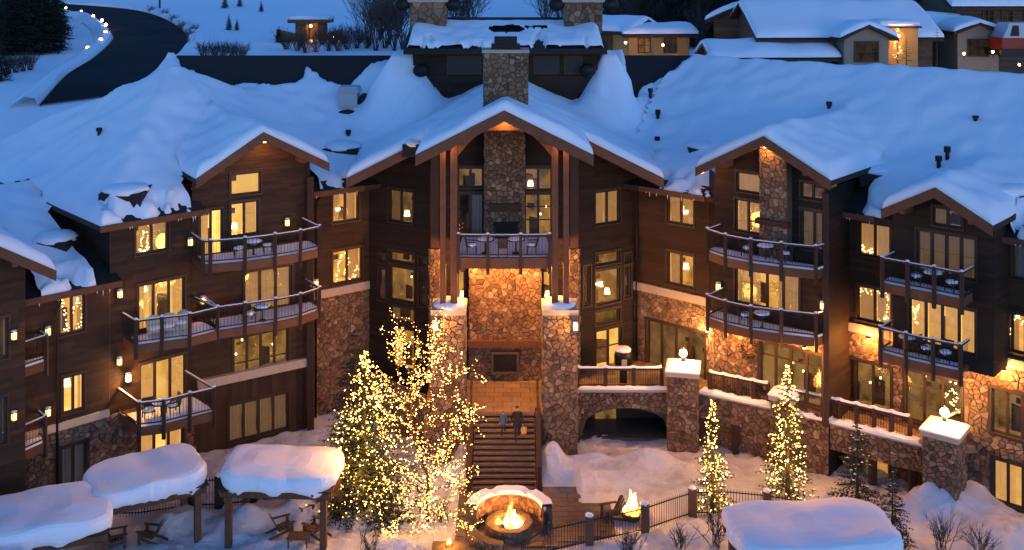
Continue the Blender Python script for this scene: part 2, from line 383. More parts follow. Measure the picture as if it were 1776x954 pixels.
def ground(x, y):
    z = pw(y, [(-50,-1.5),(30,-.6),(38,-.1),(58,0),(70,7),(84,13),(90,14.2),(160,18.8),(250,30),(500,85),(900,185),(1500,320),(2500,380)])
    if y < 58:
        k = sstep(58,52,y)
        for mx,my,rx,ry,h in MOUNDS:
            d = ((x-mx)/rx)**2+((y-my)/ry)**2
            if d < 5: z += h*math.exp(-d*1.3)
        n = noise.fractal(Vector((x*.55,y*.8,3.1)), 1.0, 2.0, 4)*.16+noise.fractal(Vector((x*1.9,y*1.9,7)), 1.0, 2.0, 4)*.10
        n += .16*abs(noise.noise(Vector((x*1.1,y*1.1,11))))+.10*abs(noise.noise(Vector((x*2.7,y*2.7,12))))-.09
        # trodden, uneven snow; the paved court and the stair foot stay clear
        inp = sstep(.8,0,max(plaza_d(x,y),0))
        z += (n+.06)*k
        z = z*(1-inp)+(-.02)*inp
        if y > 50.5: z -= .25*sstep(50.5,52.5,y)*sstep(2.5,4,x)
    elif y > 84:
        far = sstep(170,400,y)
        z += noise.fractal(Vector((x*.02,y*.02,1)), 1.0, 2.0, 4)*(far*14)+noise.fractal(Vector((x*.07,y*.07,5)), 1.0, 2.0, 3)*.35*sstep(84,95,y)
        z += max(0,(x-10))*.012*sstep(90,130,y)
    return z
def axis(lo, hi, f0, f1, fine, k=1.13, cap=60):
    a = [f0]
    while a[-1] < f1: a.append(a[-1]+fine)
    s = fine
    while a[-1] < hi: s = min(cap,s*k); a.append(a[-1]+s)
    s = fine; b = [f0]
    while b[-1] > lo: s = min(cap,s*k); b.append(b[-1]-s)
    return sorted(set(b[1:]+a))
gx = axis(-1500, 1500, -22, 23.5, .16); gy = axis(-40, 2400, 38.5, 54, .15, 1.07, 50)
mb = MB(); nx = len(gx)
mb.v = [(x,y,ground(x,y)) for y in gy for x in gx]
mb.f = [(j*nx+i, j*nx+i+1, (j+1)*nx+i+1, (j+1)*nx+i) for j in range(len(gy)-1) for i in range(nx-1)]
mb.m = [0]*len(mb.f)
o = mb.build('ground', SNOWG, smooth=True); tag(o, 'snow covered ground of the courtyard and hillside', 'ground', kind='structure')
def HG(px, py):         # pixel to the hillside behind the lodge
    Y = 27793/((py-HY)+119.2); X = (px-CX)/F*Y
    for _ in range(40):
        z = ground(X,Y); v = F*(HC-z)/Y; Y += (v-(py-HY))*.12; X = (px-CX)/F*Y
    return Vector((X,Y,ground(X,Y)))
def catmull(pts, n=8):
    out = []
    for i in range(len(pts)-1):
        p0,p1,p2,p3 = pts[max(i-1,0)],pts[i],pts[i+1],pts[min(i+2,len(pts)-1)]
        for k in range(n):
            t = k/n; out.append(tuple(.5*((2*b)+(-a+c)*t+(2*a-5*b+4*c-d)*t*t+(-a+3*b-3*c+d)*t**3) for a,b,c,d in zip(p0,p1,p2,p3)))
    out.append(tuple(pts[-1])); return out
inner = catmull([(40,20),(100,22),(142,28),(165,35),(187,51),(196,63),(192.5,76),(162,104),(122,129),(100,150),(70,185)],6)
outer = catmull([(40,6),(109,9),(203,16),(253,24),(291,38),(319,58),(323,73),(314,89),(299,104),(270,126),(225,165)],6)
mb = MB(); rows = []
for a, b in zip(inner, outer):
    A = HG(*a); B = HG(*b); rows.append([Vector((lerp(A.x,B.x,t/8), lerp(A.y,B.y,t/8), 0)) for t in range(9)])
for r in rows:
    for p in r: p.z = ground(p.x,p.y)+.22
for i in range(len(rows)-1):
    for k in range(8): mb.quad(rows[i][k], rows[i][k+1], rows[i+1][k+1], rows[i+1][k])
for i in range(len(rows)-1):       # road edge skirts
    for k in (0,8):
        a, b = rows[i][k], rows[i+1][k]; mb.quad(a, b, b-Vector((0,0,.6)), a-Vector((0,0,.6)))
o = mb.build('road', ASPHALT, smooth=True); tag(o, 'ploughed dark road curving up the snowy hill', 'road', kind='structure')
mb = MB()                # ploughed snow banks along both edges
for side, base in ((0,-1),(8,1)):
    prev = None
    for i, r in enumerate(rows):
        e = r[side]; q = r[1 if side == 0 else 7]; d = (e-q); d.z = 0; d.normalize(); h = .5+.3*noise.noise(e*.3)
        ring = [e+d*.1+Vector((0,0,-.3)), e+d*.4+Vector((0,0,h*.7)), e+d*1.2+Vector((0,0,h)), e+d*2.6+Vector((0,0,-.3))]
        if prev:
            for k in range(3): mb.quad(prev[k], prev[k+1], ring[k+1], ring[k])
        prev = ring
o = mb.build('snow_bank', SNOW, smooth=True); tag(o, 'ploughed snow banks edging the hill road', 'snow bank', kind='stuff')

# ------------------------------------------------------------------ LODGE
LODGE = tag(empty('lodge', (0,56,0)), 'large brown timber and stone ski lodge under thick roof snow', 'lodge')
LO = Vector((0,56,0))
def lpart(mb, name, mat, parent=None, smooth=False, kind=None):
    o = mb.build(name, mat, parent or LODGE, smooth, kind)
    if parent is None: o.location = -LO          # the lodge's empty stands at its base; parts are laid out in world metres
    return o
def lempty(name):
    e = empty(name, -LO, 0, LODGE); return e
FAIRY = []
def window(W, rc, n=2, room='b', mode='sides', lamp=None, o=0.0, curt=None, rows=()):
    u0,u1,z0,z1 = rc; fw = .075; rnd = random.Random(int(u0*100+z0*10))
    mb = MB()
    def bx(a,b,c,d,q0,q1): mb.hexa([W.pt(a,c,o+q1),W.pt(b,c,o+q1),W.pt(b,c,o+q0),W.pt(a,c,o+q0)], [W.pt(a,d,o+q1),W.pt(b,d,o+q1),W.pt(b,d,o+q0),W.pt(a,d,o+q0)])
    t = .09                                  # outside casing and sash
    bx(u0-t,u1+t,z1+.002,z1+t+.04,-.05,.045); bx(u0-t-.03,u1+t+.03,z0-t,z0-.002,-.05,.075)
    bx(u0-t,u0-.002,z0,z1,-.05,.04); bx(u1+.002,u1+t,z0,z1,-.05,.04)
    bx(u0,u1,z1-fw,z1,-.16,-.06); bx(u0,u1,z0,z0+fw,-.16,-.06)
    xs = [u0+(u1-u0)*k/n for k in range(n+1)]
    for k, x in enumerate(xs):
        a, b = (x, x+fw) if k == 0 else (x-fw, x) if k == n else (x-fw*.8, x+fw*.8)
        bx(a,b,z0+fw+.002,z1-fw-.002,-.155,-.055)
    for r in rows: bx(u0+fw,u1-fw,z0+(z1-z0)*r-.025,z0+(z1-z0)*r+.025,-.14,-.07)
    win = lpart(mb, 'window', FRAME)
    for k in range(n):
        g = MB(); a, b = xs[k]+.04, xs[k+1]-.04
        g.hexa([W.pt(a,z0+.04,o-.10),W.pt(b,z0+.04,o-.10),W.pt(b,z0+.04,o-.112),W.pt(a,z0+.04,o-.112)],[W.pt(a,z1-.04,o-.10),W.pt(b,z1-.04,o-.10),W.pt(b,z1-.04,o-.112),W.pt(a,z1-.04,o-.112)])
        g.build('pane', GLASS, win)
    rm = MB(); e = .06; d0, d1 = -.302, -1.25
    c = [(u0-e,z0-e),(u1+e,z0-e),(u1+e,z1+e),(u0-e,z1+e)]
    rm.quad(*[W.pt(a,b,o+d1) for a,b in c])
    for k in range(4):
        p, q = c[k], c[(k+1)%4]; rm.quad(W.pt(*p,o+d0),W.pt(*q,o+d0),W.pt(*q,o+d1),W.pt(*p,o+d1))
    rm.build('room_interior', ROOMS[room], win)
    if room in 'bwsd':          # a few furnishings standing in the room
        for q in range(1 if room in 'bw' else 2):
            fb = MB(); a = lerp(u0,u1,rnd.uniform(.05,.6)); wd = rnd.uniform(.3,.7); hh = rnd.uniform(.35,.62)*(z1-z0); dd = o-rnd.uniform(.7,1.05)
            if rnd.random() < .6: fb.hexa([W.pt(a,z0-.05,dd),W.pt(a+wd,z0-.05,dd),W.pt(a+wd,z0-.05,dd-.15),W.pt(a,z0-.05,dd-.15)],[W.pt(a,z0+hh,dd),W.pt(a+wd,z0+hh*.9,dd),W.pt(a+wd,z0+hh*.9,dd-.15),W.pt(a,z0+hh,dd-.15)])
            else:
                zc = lerp(z0,z1,.62); wd *= .7; fb.hexa([W.pt(a,zc-wd*.35,o-1.19),W.pt(a+wd,zc-wd*.35,o-1.19),W.pt(a+wd,zc-wd*.35,o-1.23),W.pt(a,zc-wd*.35,o-1.23)],[W.pt(a,zc+wd*.35,o-1.19),W.pt(a+wd,zc+wd*.35,o-1.19),W.pt(a+wd,zc+wd*.35,o-1.23),W.pt(a,zc+wd*.35,o-1.23)])
            fb.build('furnishing', ADIR, win)
    if room == 's':  # glowing balls added at random as bright spots behind the glass
        for q in range(max(2,int((u1-u0)*(z1-z0)/1.4))):
            a = lerp(u0,u1,rnd.uniform(.08,.92)); zz = lerp(z0,z1,rnd.uniform(.35,.92)); c = W.pt(a,zz,o-rnd.uniform(.5,1.1))
            MB().ball(c,.05,.05,.06,8,6).build('added_glow_ball', BULB2, win, True)
    if mode:
        spans = []
        if mode == 'sides':
            q = (u1-u0)*rnd.uniform(.16,.24); spans = [(u0+.02,u0+q),(u1-q,u1-.02)]
            if n > 2: spans.append((xs[n//2]-.1, xs[n//2]+.3))
        elif mode == 'full': spans = [(xs[k]+.02, xs[k+1]-.02) for k in range(n)]
        elif mode == 'half': spans = [(u0+.02,u0+(u1-u0)*.36),(u1-(u1-u0)*.36,u1-.02)]
        elif mode == 'left': spans = [(u0+.02,u0+(u1-u0)*.45)]
        elif mode == 'right': spans = [(u1-(u1-u0)*.45,u1-.02)]
        cm = CURT[curt or room]
        for a, b in spans:
            cb = MB(); m = max(8, int((b-a)/.035)); ph = rnd.uniform(0,6)
            pts = [(a+(b-a)*k/m, -.36+.045*math.sin(ph+k*1.25)) for k in range(m+1)]
            for (ua,da),(ub,db) in zip(pts,pts[1:]): cb.quad(W.pt(ua,z0-.1,o+da),W.pt(ub,z0-.1,o+db),W.pt(ub,z1+.1,o+db),W.pt(ua,z1+.1,o+da))
            cb.build('curtain', cm, win, smooth=True)
    if lamp:
        lu, lz = W.uz(lamp[0], lamp[1], o-.7); lb = MB()
        lb.lathe(W.pt(lu,lz,o-.7), [(.13,-.14),(.17,-.14),(.12,.15),(.09,.15)], 12); lb.build('lamp_shade', LAMP, win)
    return win
def fairy(name, W, pts, label, r=.035, o=-.2, n=26, jit=8, mat=None):
    rnd = random.Random(len(label)); mb = MB(); path = catmull(pts, max(2,n//max(1,len(pts)-1)))
    for px,py in path:
        u,z = W.uz(px+rnd.uniform(-jit,jit)*.3, py+rnd.uniform(-jit,jit)*.5, o); mb.octa(W.pt(u,z,o+rnd.uniform(-.04,.04)), r*rnd.uniform(.7,1.2))
    wire = MB(); wire.tube([W.pt(*W.uz(px,py,o),o) for px,py in path[::2]], .006, 3)
    c = W.pt(*W.uz(*pts[0],o),o); t = empty(name, c); tag(t, label, 'string lights', 'fairy lights in the windows')
    for nm, b, m in (('bulbs',mb,mat or BULB2),('cable',wire,BRACKET)):
        q = b.build(nm, m, t); q.location = -c
        if nm == 'bulbs': q['kind'] = 'stuff'
def facade(name, W, u0, u1, z0, z1, mat, specs=(), clips=(), stone=False, seed=1, o=0.0, su=.30, sz=.18, extra=()):
    rcs = [W.rect(*s[:4], o) for s in specs]
    wl = wall_mesh(W, u0, u1, z0, z1, rcs+list(extra), clips, .31, o)
    ob = lpart(wl, name, mat)
    if stone:
        voronoi_stones(W, u0, u1, z0, z1, ob, [(a-.13,b+.13,c-.13,d+.14) for a,b,c,d in rcs]+list(extra), clips, o, su, sz, seed)
    for s, rc in zip(specs, rcs): window(W, rc, *s[4:5], **s[5], o=o)
    return ob
def ledge(W, u0, u1, z, h=.32, out=.14, o=0.0, n=None):
    n = n or max(1, round((u1-u0)/1.6))
    for k in range(n):
        a, b = u0+(u1-u0)*k/n+.004, u0+(u1-u0)*(k+1)/n-.004; mb = MB()
        mb.hexa([W.pt(a,z-h,o+out),W.pt(b,z-h,o+out),W.pt(b,z-h,o-.02),W.pt(a,z-h,o-.02)],[W.pt(a,z,o+out-.03),W.pt(b,z,o+out-.03),W.pt(b,z,o-.02),W.pt(a,z,o-.02)])
        lpart(mb, 'ledge_stone', LEDGE)
D = dict
L1, L2, L3 = 3.2, 6.7, 9.9
WA = Wall((-20.4,47.2), (-15.48,51.79)); WB = Wall((-15.75,51.5), (-10.6,54.9)); WC = Wall((-10.46,56.2), (-7.94,58.1))
WDL = Wall((-7.94,58.1), (-4.25,56.0)); WCEN = Wall((-4.25,56.0), (3.46,56.0)); WDR = Wall((3.46,56.0), (6.78,58.04))
WC2 = Wall((6.78,58.04), (10.35,54.94)); WB2 = Wall((10.36,53.4), (14.95,49.4)); WE = Wall((15.75,51.9), (24.9,43.78)); WF = Wall((17.45,47.95), (20.7,44.95))
n0 = WA.n; W0 = Wall(WA.A+n0*1.6-WA.d*9.5, WA.A+n0*1.6-WA.d*2.0)
TA = 2.27      # where the four-storey block begins along wall A
# -- left wing, three storeys
facade('stone_wall', WA, -2.6, TA, -.6, L1, MORTAR, [(106,150,772,845,2,D(room='k',mode='full'))], stone=True, seed=11)
facade('siding_wall', WA, -2.6, TA, L1+.002, 9.75, SIDING, [(103,147,512,578,2,D(room='w',mode='sides',lamp=None)),(109,146,651,714,2,D(room='b',mode='sides',lamp=(116,664)))])
ledge(WA, -2.6, TA-.05, L1+.3)
# -- left wing, four storeys
facade('stone_wall', WA, TA+.003, 6.83, -.6, L1, MORTAR, [(243,318,742,815,3,D(room='b',mode='half'))], stone=True, seed=12)
facade('siding_wall', WA, TA+.003, 6.83, L1+.002, 12.3, SIDING,
       [(235,292,380,438,2,D(room='w',mode='right')),(240,320,488,566,3,D(room='b',mode='sides',lamp=(249,500))),(243,322,623,708,3,D(room='b',mode='half',lamp=(252,633)))])
side = Wall(WA.pt(TA,0,0).xy-WA.n*9, WA.pt(TA,0,0).xy)
facade('siding_wall', side, 0, 9, 8.6, 12.3, SIDING2)
# -- far left bay
fl = Wall(W0.pt(W0.L,0,0).xy, W0.pt(W0.L,0,0).xy-W0.n*1.6)
facade('siding_wall', W0, 0, W0.L, -.6, 14.2, SIDING, [(-8,14,552,622,2,D(room='d',mode='full')),(-8,12,690,770,2,D(room='k',mode='full'))],
       clips=[(.63,1,13.7+.63*4.1),(-.63,1,13.7-.63*4.1)])
facade('siding_wall', fl, 0, 1.6, -.6, 11.5, SIDING2)
# -- left bay with the gable
ul,zl = WB.uz(340,311,1.05); up_,zp = WB.uz(457,230,1.05); ur,zr = WB.uz(570,283,1.05)
GB = D(W=WB, uc=up_, hl=up_-ul, hr=ur-up_, zp=zp, pl=(zp-zl)/(up_-ul), pr=(zp-zr)/(ur-up_))
def gclips(g, drop=.32): return [(g['pr'],1,g['zp']-drop+g['pr']*g['uc']), (-g['pl'],1,g['zp']-drop-g['pl']*g['uc'])]
facade('siding_wall', WB, 0, WB.L, 3.7+.002, 16.2, SIDING, [(400,452,300,337,1,D(room='b',mode=None)),(400,448,350,408,2,D(room='b',mode='right',lamp=(407,392))),
       (346,386,364,446,2,D(room='b',mode='left')),(424,506,466,540,3,D(room='d',mode='full',curt='w')),(405,500,578,642,4,D(room='s',mode=None,rows=(.3,)))], clips=gclips(GB))
facade('siding_wall', WB, 0, WB.L, -.6, 3.7, VSIDE, [(397,500,692,756,4,D(room='d',mode='full'))])
ledge(WB, .25, WB.L-.25, 3.72, .42, .30)
bs = Wall((-10.6,54.9), (-11.9,57.1)); facade('siding_wall', bs, 0, bs.L, -.6, 13.4, SIDING2)
mb = MB(); mb.bar(WB.pt(WB.L-.1,-.5,.35), WB.pt(WB.L-.1,13.2,.35), .3, .3); lpart(mb, 'corner_post', TIMBER_D)
# -- left link wall
facade('stone_wall', WC, -.5, WC.L, -.6, 6.35, MORTAR, [], stone=True, seed=13)
facade('siding_wall', WC, -.5, WC.L, 6.352, 12.6, SIDING, [(577,622,330,384,2,D(room='w',mode='half')),(577,628,432,489,2,D(room='w',mode='right'))])
ledge(WC, -.5, WC.L-.02, 6.75, .42, .16)
# -- centre left
cl = [(-.5*WDL.d.x,1,17.2-.35-.5*(.36-WDL.A.x-.36*2+.0)-.0)]
def croof(W):     # keep the wall under the centre roof: z <= 16.85 - .5*|x+.36|
    s = -1 if W.A.x < -1 else 1
    return [(.5*s*W.d.x, 1, 16.85-.5*s*(W.A.x+.36))]
facade('siding_wall', WDL, 0, WDL.L, -.4, 16, SIDING2, [(674,716,330,386,2,D(room='d',mode='left',lamp=(706,370),curt='d')),
       (675,718,438,456,1,D(room='s',mode=None)),(675,718,464,523,1,D(room='s',mode=None,lamp=(682,507))),(676,718,533,558,1,D(room='s',mode=None)),(680,718,570,640,2,D(room='w',mode=None)),
       (657,669,442,455,1,D(room='k',mode=None)),(657,669,466,520,1,D(room='k',mode=None)),(727,741,448,462,1,D(room='k',mode=None)),(727,741,470,530,1,D(room='k',mode=None))], clips=croof(WDL))
# -- centre
facade('siding_wall', WCEN, 0, WCEN.L, 2.2, 16.8, SIDING2, [(794,838,291,325,2,D(room='d',mode=None)),(794,838,336,410,2,D(room='k',mode='right')),
       (910,957,291,330,2,D(room='d',mode=None,lamp=(920,318))),(910,957,336,412,2,D(room='s',mode=None,rows=(.4,.7))),
       (793,806,470,540,1,D(room='w',mode=None,lamp=(803,510))),(941,955,470,540,1,D(room='w',mode=None,lamp=(950,510)))],
       clips=[(.5,1,16.85-.5*(-4.25+.36)),(-.5,1,16.85+.5*(-4.25+.36))])
facade('siding_wall', WDR, 0, WDR.L, -.4, 16, SIDING2, [(1033,1075,331,388,2,D(room='w',mode='full')),
       (1033,1075,438,458,1,D(room='s',mode=None)),(1033,1075,467,526,1,D(room='s',mode=None,lamp=(1053,505))),(1033,1075,538,560,1,D(room='s',mode=None)),(1034,1078,570,638,2,D(room='b',mode=None,rows=(.55,))),
       (1012,1024,462,530,1,D(room='k',mode=None)),(1083,1094,440,456,1,D(room='k',mode=None)),(1083,1094,462,516,1,D(room='k',mode=None))], clips=croof(WDR))
# -- right link wall
facade('stone_wall', WC2, 0, WC2.L+.5, -.6, 6.35, MORTAR, [(1122,1222,566,652,4,D(room='d',mode=None))], stone=True, seed=14)
facade('siding_wall', WC2, 0, WC2.L+.5, 6.352, 12.6, SIDING, [(1157,1203,335,389,2,D(room='w',mode='full',lamp=(1188,363))),(1157,1203,440,496,2,D(room='w',mode='left',lamp=(1190,462)))])
ledge(WC2, .02, WC2.L, 6.75, .42, .16)
# -- right bay with the gable
ul,zl = WB2.uz(1208,291,1.05); up_,zp = WB2.uz(1325,237,1.05); ur,zr = WB2.uz(1441,314,1.05)
GB2 = D(W=WB2, uc=up_, hl=up_-ul, hr=ur-up_, zp=zp, pl=(zp-zl)/(up_-ul), pr=(zp-zr)/(ur-up_))
facade('siding_wall', WB2, 0, WB2.L, L2-.3, 16.4, SIDING2, [(1277,1319,300,334,1,D(room='d',mode='full',curt='w')),(1275,1319,348,404,2,D(room='w',mode='full',lamp=(1290,384))),
       (1389,1430,318,346,2,D(room='d',mode=None)),(1389,1434,366,434,2,D(room='k',mode='full',curt='d')),
       (1275,1386,468,536,4,D(room='w',mode='half'))], clips=gclips(GB2))
facade('stone_wall', WB2, 0, WB2.L, -.6, L2-.302, MORTAR, [(1318,1426,604,694,4,D(room='s',mode=None,rows=(.75,)))], stone=True, seed=15)
for a, b, m in ((WC2.B, WB2.A, SIDING2), (WB2.B, (17.2,52.0), SIDING2)):
    s = Wall(a, b); facade('siding_wall', s, 0, s.L, -.6, 13.6, m)
s = Wall(WC2.B, WB2.A); ob = facade('stone_wall', s, 0, s.L, -.6, L2-.3, MORTAR, o=.03); voronoi_stones(s, 0, s.L, -.6, L2-.3, ob, o=.03, seed=16)
# -- right wing
UF = [(u, ) for u in ()]
facade('stone_wall', WE, 0, WE.L, -.8, 6.35, MORTAR, [(1452,1545,628,708,3,D(room='s',mode=None)),(1570,1668,652,740,3,D(room='s',mode=None)),(1720,1800,682,760,3,D(room='s',mode=None)),
       (1722,1800,806,880,3,D(room='b',mode='left'))], stone=True, seed=17)
facade('siding_wall', WE, 0, WE.L, 6.352, 12.5, SIDING, [(1490,1544,388,446,2,D(room='w',mode='full')),(1487,1546,500,560,2,D(room='w',mode='full')),
       (1733,1800,545,612,3,D(room='w',mode='left')),(1735,1800,425,484,3,D(room='k',mode='full'))])
ledge(WE, .1, WE.L, 6.75, .42, .16)
ul,zl = WF.uz(1530,363,1.0); up_,zp = WF.uz(1622,326,1.0); ur,zr = WF.uz(1722,392,1.0)
GF = D(W=WF, uc=up_, hl=up_-ul, hr=ur-up_, zp=zp, pl=(zp-zl)/(up_-ul), pr=(zp-zr)/(ur-up_))
facade('siding_wall', WF, 0, WF.L, L2-.3, 15, SIDING2, [(1618,1668,362,393,2,D(room='d',mode='left')),(1590,1692,406,478,4,D(room='k',mode='full',curt='d')),(1577,1692,528,604,4,D(room='b',mode='full'))], clips=gclips(GF))
for a, b in ((WF.A-WF.n*2.2, WF.A), (WF.B, WF.B-WF.n*2.2)):
    s = Wall(a, b); facade('siding_wall', s, 0, s.L, L2-.3, 12.9, SIDING2)
# bodies behind the visible fronts, so that the building is closed from the side
back = MB(); back.box(-20,16,72,79,0,12.6); lpart(back, 'rear_wall', SIDING2)

# ------------------------------------------------------------------ chimney breast, fireplace, posts, piers of the centre
def stone_block(name, x0, x1, y0, y1, z0, z1, seed, parent=None, faces='fls', su=.30, sz=.18):
    mb = MB(); mb.box(x0,x1,y0,y1,z0,z1); ob = lpart(mb, name, MORTAR, parent)
    if 'f' in faces: voronoi_stones(Wall((x0,y0),(x1,y0)), 0, x1-x0, z0, z1, ob, seed=seed, su=su, sz=sz)
    if 'l' in faces: voronoi_stones(Wall((x0,y1),(x0,y0)), 0, y1-y0, z0, z1, ob, seed=seed+1, su=su, sz=sz)
    if 's' in faces: voronoi_stones(Wall((x1,y0),(x1,y1)), 0, y1-y0, z0, z1, ob, seed=seed+2, su=su, sz=sz)
    return ob
XR = -.36
sb = stone_block('chimney_breast', -1.40, .62, 54.9, 55.95, L3, 16.3, 31)
mb = MB(); mb.box(-1.2,.5,54.62,54.86,P(0,366,54.8).z,P(0,353,54.8).z); lpart(mb, 'mantel', TIMBER_D)
mb = MB(); mb.box(-.9,.28,54.70,54.86,L3,L3+.75); mb.box(-1.0,.38,54.66,54.86,L3+.752,L3+.87); lpart(mb, 'firebox', BRACKET)
zt = P(0,660,55).z
sb = stone_block('fireplace_wall', -2.22, 1.50, 55.0, 55.95, 2.35, L3-.45, 41, faces='fls')
mb = MB(); mb.box(-2.3,1.58,54.7,54.93,P(0,600,55).z,P(0,588,55).z); lpart(mb, 'mantel', TIMBER)
mb = MB(); a = P(856,642,55); b = P(896,612,55); mb.box(a.x,b.x,54.80,54.93,a.z,b.z); lpart(mb, 'firebox', BRACKET)
mb = MB()
for q in ((a.x-.12,b.x+.12,b.z+.002,b.z+.14),(a.x-.12,b.x+.12,a.z-.14,a.z-.002),(a.x-.12,a.x-.002,a.z,b.z),(b.x+.002,b.x+.12,a.z,b.z)): mb.box(q[0],q[1],54.76,54.93,q[2],q[3])
lpart(mb, 'firebox_surround', MORTAR)
PIERT = P(0,545,51).z
for x0, x1, sd in ((750,805,51),(943,1000,61)):
    a, b = P(x0,0,50.9).x, P(x1,0,50.9).x
    pr = stone_block('pier', a, b, 50.9, 52.6, -.8, PIERT, sd, faces='fls')
    mb = MB(); mb.box(a-.08,b+.08,50.80,52.7,PIERT,PIERT+.26); cp = lpart(mb, 'pier_cap', LEDGE)
    mb = MB(); mb.ball(((a+b)/2,51.75,PIERT+.26),(b-a)/2+.06,.95,.30,14,6,nz=.15,seed=sd); mb.build('snow', SNOW, cp, True)
for px0, px1 in ((763,773),(781,793),(957,968),(977,987)):
    a, b = P(px0,0,51.2).x, P(px1,0,51.2).x; xm = (a+b)/2
    mb = MB(); mb.box(a,b,51.2,51.2+(b-a),PIERT+.26,17.0-.5*abs(xm-XR)-.35); lpart(mb, 'post', TIMBER)
for px in (754,996):
    x = P(px,0,55.4).x; stone_block('stone_pilaster', x-.25, x+.25, 55.2, 55.9, 2.3, P(0,430,55.4).z, 71+px, faces='fls')
    mb = MB(); mb.box(x-.22,x+.22,55.3,55.74,P(0,430,55.4).z,14.6); lpart(mb, 'post', TIMBER_D)
# collar beam with curved braces
mb = MB(); xl, xr = P(793,0,51.3).x, P(957,0,51.3).x; arc = []
for k in range(15):
    t = k/14; x = lerp(xl,xr,t); q = abs(2*t-1); arc.append((x, P(0,lerp(226,272,max(0,(q-.38)/.62)**1.5),51.3).z))
for (x0,z0),(x1,z1) in zip(arc,arc[1:]):
    q0 = min(z0+.55, 16.7-.5*abs(x0-XR)); q1 = min(z1+.55, 16.7-.5*abs(x1-XR))
    mb.hexa([(x0,51.25,z0),(x1,51.25,z1),(x1,51.5,z1),(x0,51.5,z0)],[(x0,51.25,q0),(x1,51.25,q1),(x1,51.5,q1),(x0,51.5,q0)])
lpart(mb, 'arched_collar_beam', TIMBER)
for k in range(9):
    x = -1.4+k*.26
    mb = MB(); z0 = P(0,224,51.3).z; mb.bar((x,51.5,z0),(x,51.5,16.75-.5*abs(x-XR)),.14,.08); lpart(mb, 'gable_board', TIMBER)
def flood(W,px,py,o,watts,label,aim=-.55):
    u,z=W.uz(px,py,o); p=W.pt(u,z,o); t=empty('floodlight',p,math.atan2(W.d.y,W.d.x)); tag(t,label,'floodlight','small floodlights of the lodge')
    MB().lathe((0,0,-.10),[(.05,0),(.09,.03),(.09,.16),(.04,.2)],10).build('housing',BRACKET,t,True); MB().bar((0,0,.08),(0,.22,.22),.03,.03).build('bracket',BRACKET,t)
    MB().lathe((0,0,-.115),[(.06,0),(.06,.012)],10).build('lens',LANT_HI,t); plight('added_flood_glow',(0,aim*.0-.05,-.28),watts,(1,.42,.11),.08,t)  # fixtures look unlit; lit lens and warm lamp are added
WPF=Wall((-4,50.8),(4,50.8))
flood(WPF,777,245,0,45,'floodlight on the left porch posts'); flood(WPF,973,245,0,45,'floodlight on the right porch posts'); flood(WPF,875,205,0,50,'floodlight under the peak of the porch gable')
flood(WB,459,243,.9,55,'floodlight under the peak of the left gable'); flood(WB2,1326,252,.95,30,'floodlight under the peak of the right gable')
flood(WB2,1222,294,.9,18,'floodlight at the left eave of the right gable')
# ------------------------------------------------------------------ balconies
def balcony(pts, z, posts, W, label=None, wallz=None, rail_h=1.08, side=True, drop=.42):
    """pts: outer edge (px, py of the deck edge); posts: indices"""
    edge = [G(px,py,z) for px,py in pts]
    inn = []
    for e in edge:
        t = (Vector((e.x,e.y))-W.A).dot(W.d); t = min(max(t,-.1),W.L+.1); inn.append(W.pt(t,z,0.02))
    sm = []; 
    for i in range(len(edge)-1):
        for k in range(4): sm.append((edge[i].lerp(edge[i+1],k/4), inn[i].lerp(inn[i+1],k/4)))
    sm.append((edge[-1],inn[-1]))
    dz = lambda p,h: Vector((p.x,p.y,p.z+h))
    mb = MB()
    for (e0,i0),(e1,i1) in zip(sm,sm[1:]): mb.hexa([dz(e0,-drop),dz(e1,-drop),dz(i1,-drop),dz(i0,-drop)],[dz(e0,-.02),dz(e1,-.02),dz(i1,-.02),dz(i0,-.02)])
    bal = lpart(mb, 'balcony', TIMBER)
    mb = MB()                            # snow lying on the deck
    rnd = random.Random(int(pts[0][0]))
    for (e0,i0),(e1,i1) in zip(sm,sm[1:]):
        r = []
        for k in range(6):
            t = k/5*.8; r.append((e0.lerp(i0,t+.03), e1.lerp(i1,t+.03), (.0,.10,.12,.11,.08,.0)[k]))
        for (a0,b0,h0),(a1,b1,h1) in zip(r,r[1:]): mb.quad(dz(a0,h0-.01),dz(b0,h0-.01),dz(b1,h1-.01),dz(a1,h1-.01))
    mb.build('snow', SNOW, bal, True)
    seq = [s[0] for s in sm]
    if side: seq = [sm[0][1]]+seq+[sm[-1][1]]
    for h, w_, t_, nm in ((rail_h,.10,.07,'top_rail'),(.14,.05,.05,'bottom_rail')):
        mb = MB()
        for a,b in zip(seq,seq[1:]): mb.bar(dz(a,h),dz(b,h),w_,t_)
        mb.build(nm, TIMBER_D, bal)
    mb = MB()
    for a,b in zip(seq,seq[1:]): mb.bar(dz(a,rail_h+.06),dz(b,rail_h+.05),.07,.03)
    mb.build('rail_snow', SNOW, bal)
    mb = MB()
    for a,b in zip(seq,seq[1:]):
        n = max(1,int((b-a).length/.13))
        for k in range(n): p = a.lerp(b,k/n); mb.bar(dz(p,.14),dz(p,rail_h),.014,.014)
    mb.build('balusters', BRACKET, bal, kind='stuff')
    for i in posts:
        p = edge[i]; mb = MB(); mb.box(p.x-.075,p.x+.075,p.y-.075,p.y+.075,z-drop-.25,z+rail_h+.1); mb.build('post', TIMBER_D, bal)
        mb = MB(); mb.ball((p.x,p.y,z+rail_h+.1),.1,.1,.06,8,4); mb.build('snow_cap', SNOW, bal, True)
    return bal
balcony([(352,458),(365,458),(425,453),(477,446),(521,439),(554,431)], L3, (0,1,2,3,4,5), WB)
balcony([(377,573),(425,566),(478,558),(521,549),(554,537)], L2, (0,1,2,3,4), WB)
balcony([(236,598),(281,592),(329,586),(376,574)], L2, (0,1,2), WA)
